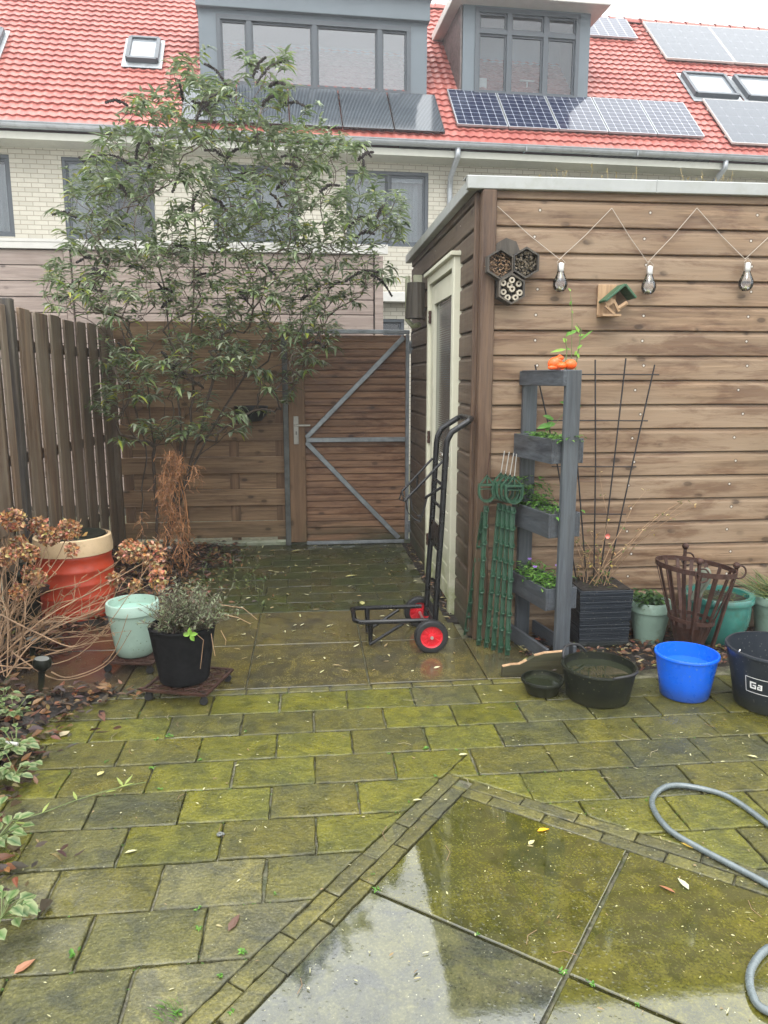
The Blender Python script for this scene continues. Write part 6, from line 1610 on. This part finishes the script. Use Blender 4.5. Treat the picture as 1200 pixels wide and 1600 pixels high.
leafs = [i for i in range(N_) if not kids[i]]
for i in leafs: cnt[i] = 1
order = sorted(range(N_), key=lambda i: -i)
for i in order:
    if par[i] >= 0: cnt[par[i]] += cnt[i]
rad = [min(.026, .0015 * c ** .40 + .0004) for c in cnt]
bm_ = MB(); done = set()
for i in range(N_):   # draw chains
    for k in kids[i]:
        if len(kids[i]) == 1 and i != 0 and i in done: pass
        if (i, k) in done: continue
        ch = [i, k]; done.add((i, k))
        while kids[ch[-1]]:
            nx = max(kids[ch[-1]], key=lambda q: cnt[q]); 
            if (ch[-1], nx) in done: break
            done.add((ch[-1], nx)); ch.append(nx)
        rs = [rad[q] for q in ch]; rs[0] = min(rs[0], rad[ch[1]] * 1.15)
        bm_.tube([nodes[q] for q in ch], rs, 7 if rs[0] > .008 else 5, cap=False)
sub('branches', M['bark'], bs, bm_, smooth=True)
lf = MB(); LC = [(.15, .20, .10), (.19, .245, .13), (.12, .16, .085), (.23, .28, .16), (.28, .32, .21), (.14, .21, .075), (.33, .36, .26), (.24, .30, .11)]
YC = [(.28, .33, .04), (.22, .30, .04), (.38, .38, .05)]
def spray(p, dirv, n, sz=1.0):
    q = p.copy(); d = dirv.normalized(); 
    for k in range(n):
        a = U(0, 6.28); side = Vector((math.cos(a), math.sin(a), U(-.25, .35)))
        ld = (d * .55 + side * .85 + Vector((0, 0, -.22))).normalized(); low = p.z < 2.2
        c = random.choice(YC) if R() < (.085 if low else .035) else random.choice(LC); kk = U(.75, 1.25)
        lf.leaf(q, ld, Vector((U(-.3, .3), U(-.3, .3), 1)), U(.045, .12) * sz, U(.018, .034) * sz, (*[v * kk for v in c], 1), droop=U(.15, .7), fold=U(.05, .3))
        if k % 2: q = q + d * U(.01, .022)
for i in leafs:
    p = nodes[i]; d = (p - nodes[par[i]]); d = d.normalized() if d.length > 1e-4 else Vector((0, 0, 1)); spray(p - d * .03, d + Vector((0, 0, .25)), random.randint(13, 20))
for i in range(N_):
    if cnt[i] <= 3 and kids[i] and R() < .62: spray(nodes[i], Vector((U(-.5, .5), U(-.5, .5), .6)), 4, .9)
sub('leaves', M['leaf'], bs, lf, attr=True)
pm_ = MB()
spikes = [((400, 130), (450, 95)), ((395, 120), (415, 90)), ((355, 135), (320, 100)), ((420, 135), (445, 132)), ((560, 250), (583, 238)), ((555, 225), (580, 245)), ((200, 165), (165, 160)), ((120, 340), (82, 335)), ((215, 265), (140, 245)), ((590, 340), (600, 320)), ((585, 365), (555, 372)), ((570, 340), (545, 355)), ((540, 440), (590, 425)), ((580, 430), (612, 462)), ((330, 170), (365, 150)), ((410, 165), (430, 150)), ((440, 165), (480, 168)), ((160, 455), (95, 470)), ((165, 430), (110, 445)), ((150, 405), (120, 410)), ((305, 190), (330, 160)), ((240, 235), (225, 220)), ((470, 335), (420, 345)), ((360, 285), (395, 270)), ((355, 330), (330, 310)), ((300, 395), (270, 385)), ((430, 430), (400, 410)), ((500, 300), (530, 290)), ((350, 245), (320, 235)), ((470, 250), (440, 245)), ((300, 330), (310, 300)), ((270, 300), (285, 270))]
for _ in range(34):
    t = random.choice(tips); 
    if t.z > 1.9: pm_pts = None
    a = U(-1.2, 1.2); e = Vector((math.sin(a), U(-.4, .2), U(-.1, .8))); spikes.append((t, t + e.normalized() * U(.08, .15)))
for a, b in spikes:
    if isinstance(a, tuple): Y = U(5.6, 6.0); A_, B_ = at(*a, Y), at(*b, Y + U(-.05, .05))
    else: A_, B_ = a, b
    L_ = (B_ - A_).length; m_ = A_.lerp(B_, .5) + Vector((0, 0, L_ * .16)); P = smoothpath([A_, m_, B_], 5)
    n = len(P); pm_.tube(P, [.003] * n, 5)
    for i, p in enumerate(P):
        rr = .019 * (1 - .75 * i / (n - 1)) * (1 if i > 1 else .5)
        for _ in range(13):
            v = Vector((random.gauss(0, 1), random.gauss(0, 1), random.gauss(0, 1))).normalized(); q = p + v * rr * U(.2, 1) + (P[min(i + 1, n - 1)] - p) * R(); pm_.box(q, (.009, .007, .007), Euler((R() * 3, R() * 3, R() * 3)).to_matrix())
sub('flower_spikes', M['panicle'], bs, pm_)

# ------------------------------------------------------------------ thin haze volume, added to stand in for lens glare
hz = MB(); hz.box((0, 6, 5.4), (48, 40, 13.6)); ho = hz.build('haze', bpy.data.materials.new('glare_haze')); struct(ho, 'stuff')
ho['label'] = 'thin pale haze added to imitate lens glare over the far houses'; ho['category'] = 'glare_haze'
hm = ho.data.materials[0]; hm.use_nodes = True; ht_ = hm.node_tree; ht_.nodes.clear()
pv_ = ht_.nodes.new('ShaderNodeVolumePrincipled'); pv_.inputs['Color'].default_value = (.95, .97, 1, 1); pv_.inputs['Density'].default_value = .003; pv_.inputs['Anisotropy'].default_value = .2
ht_.links.new(pv_.outputs[0], ht_.nodes.new('ShaderNodeOutputMaterial').inputs['Volume'])
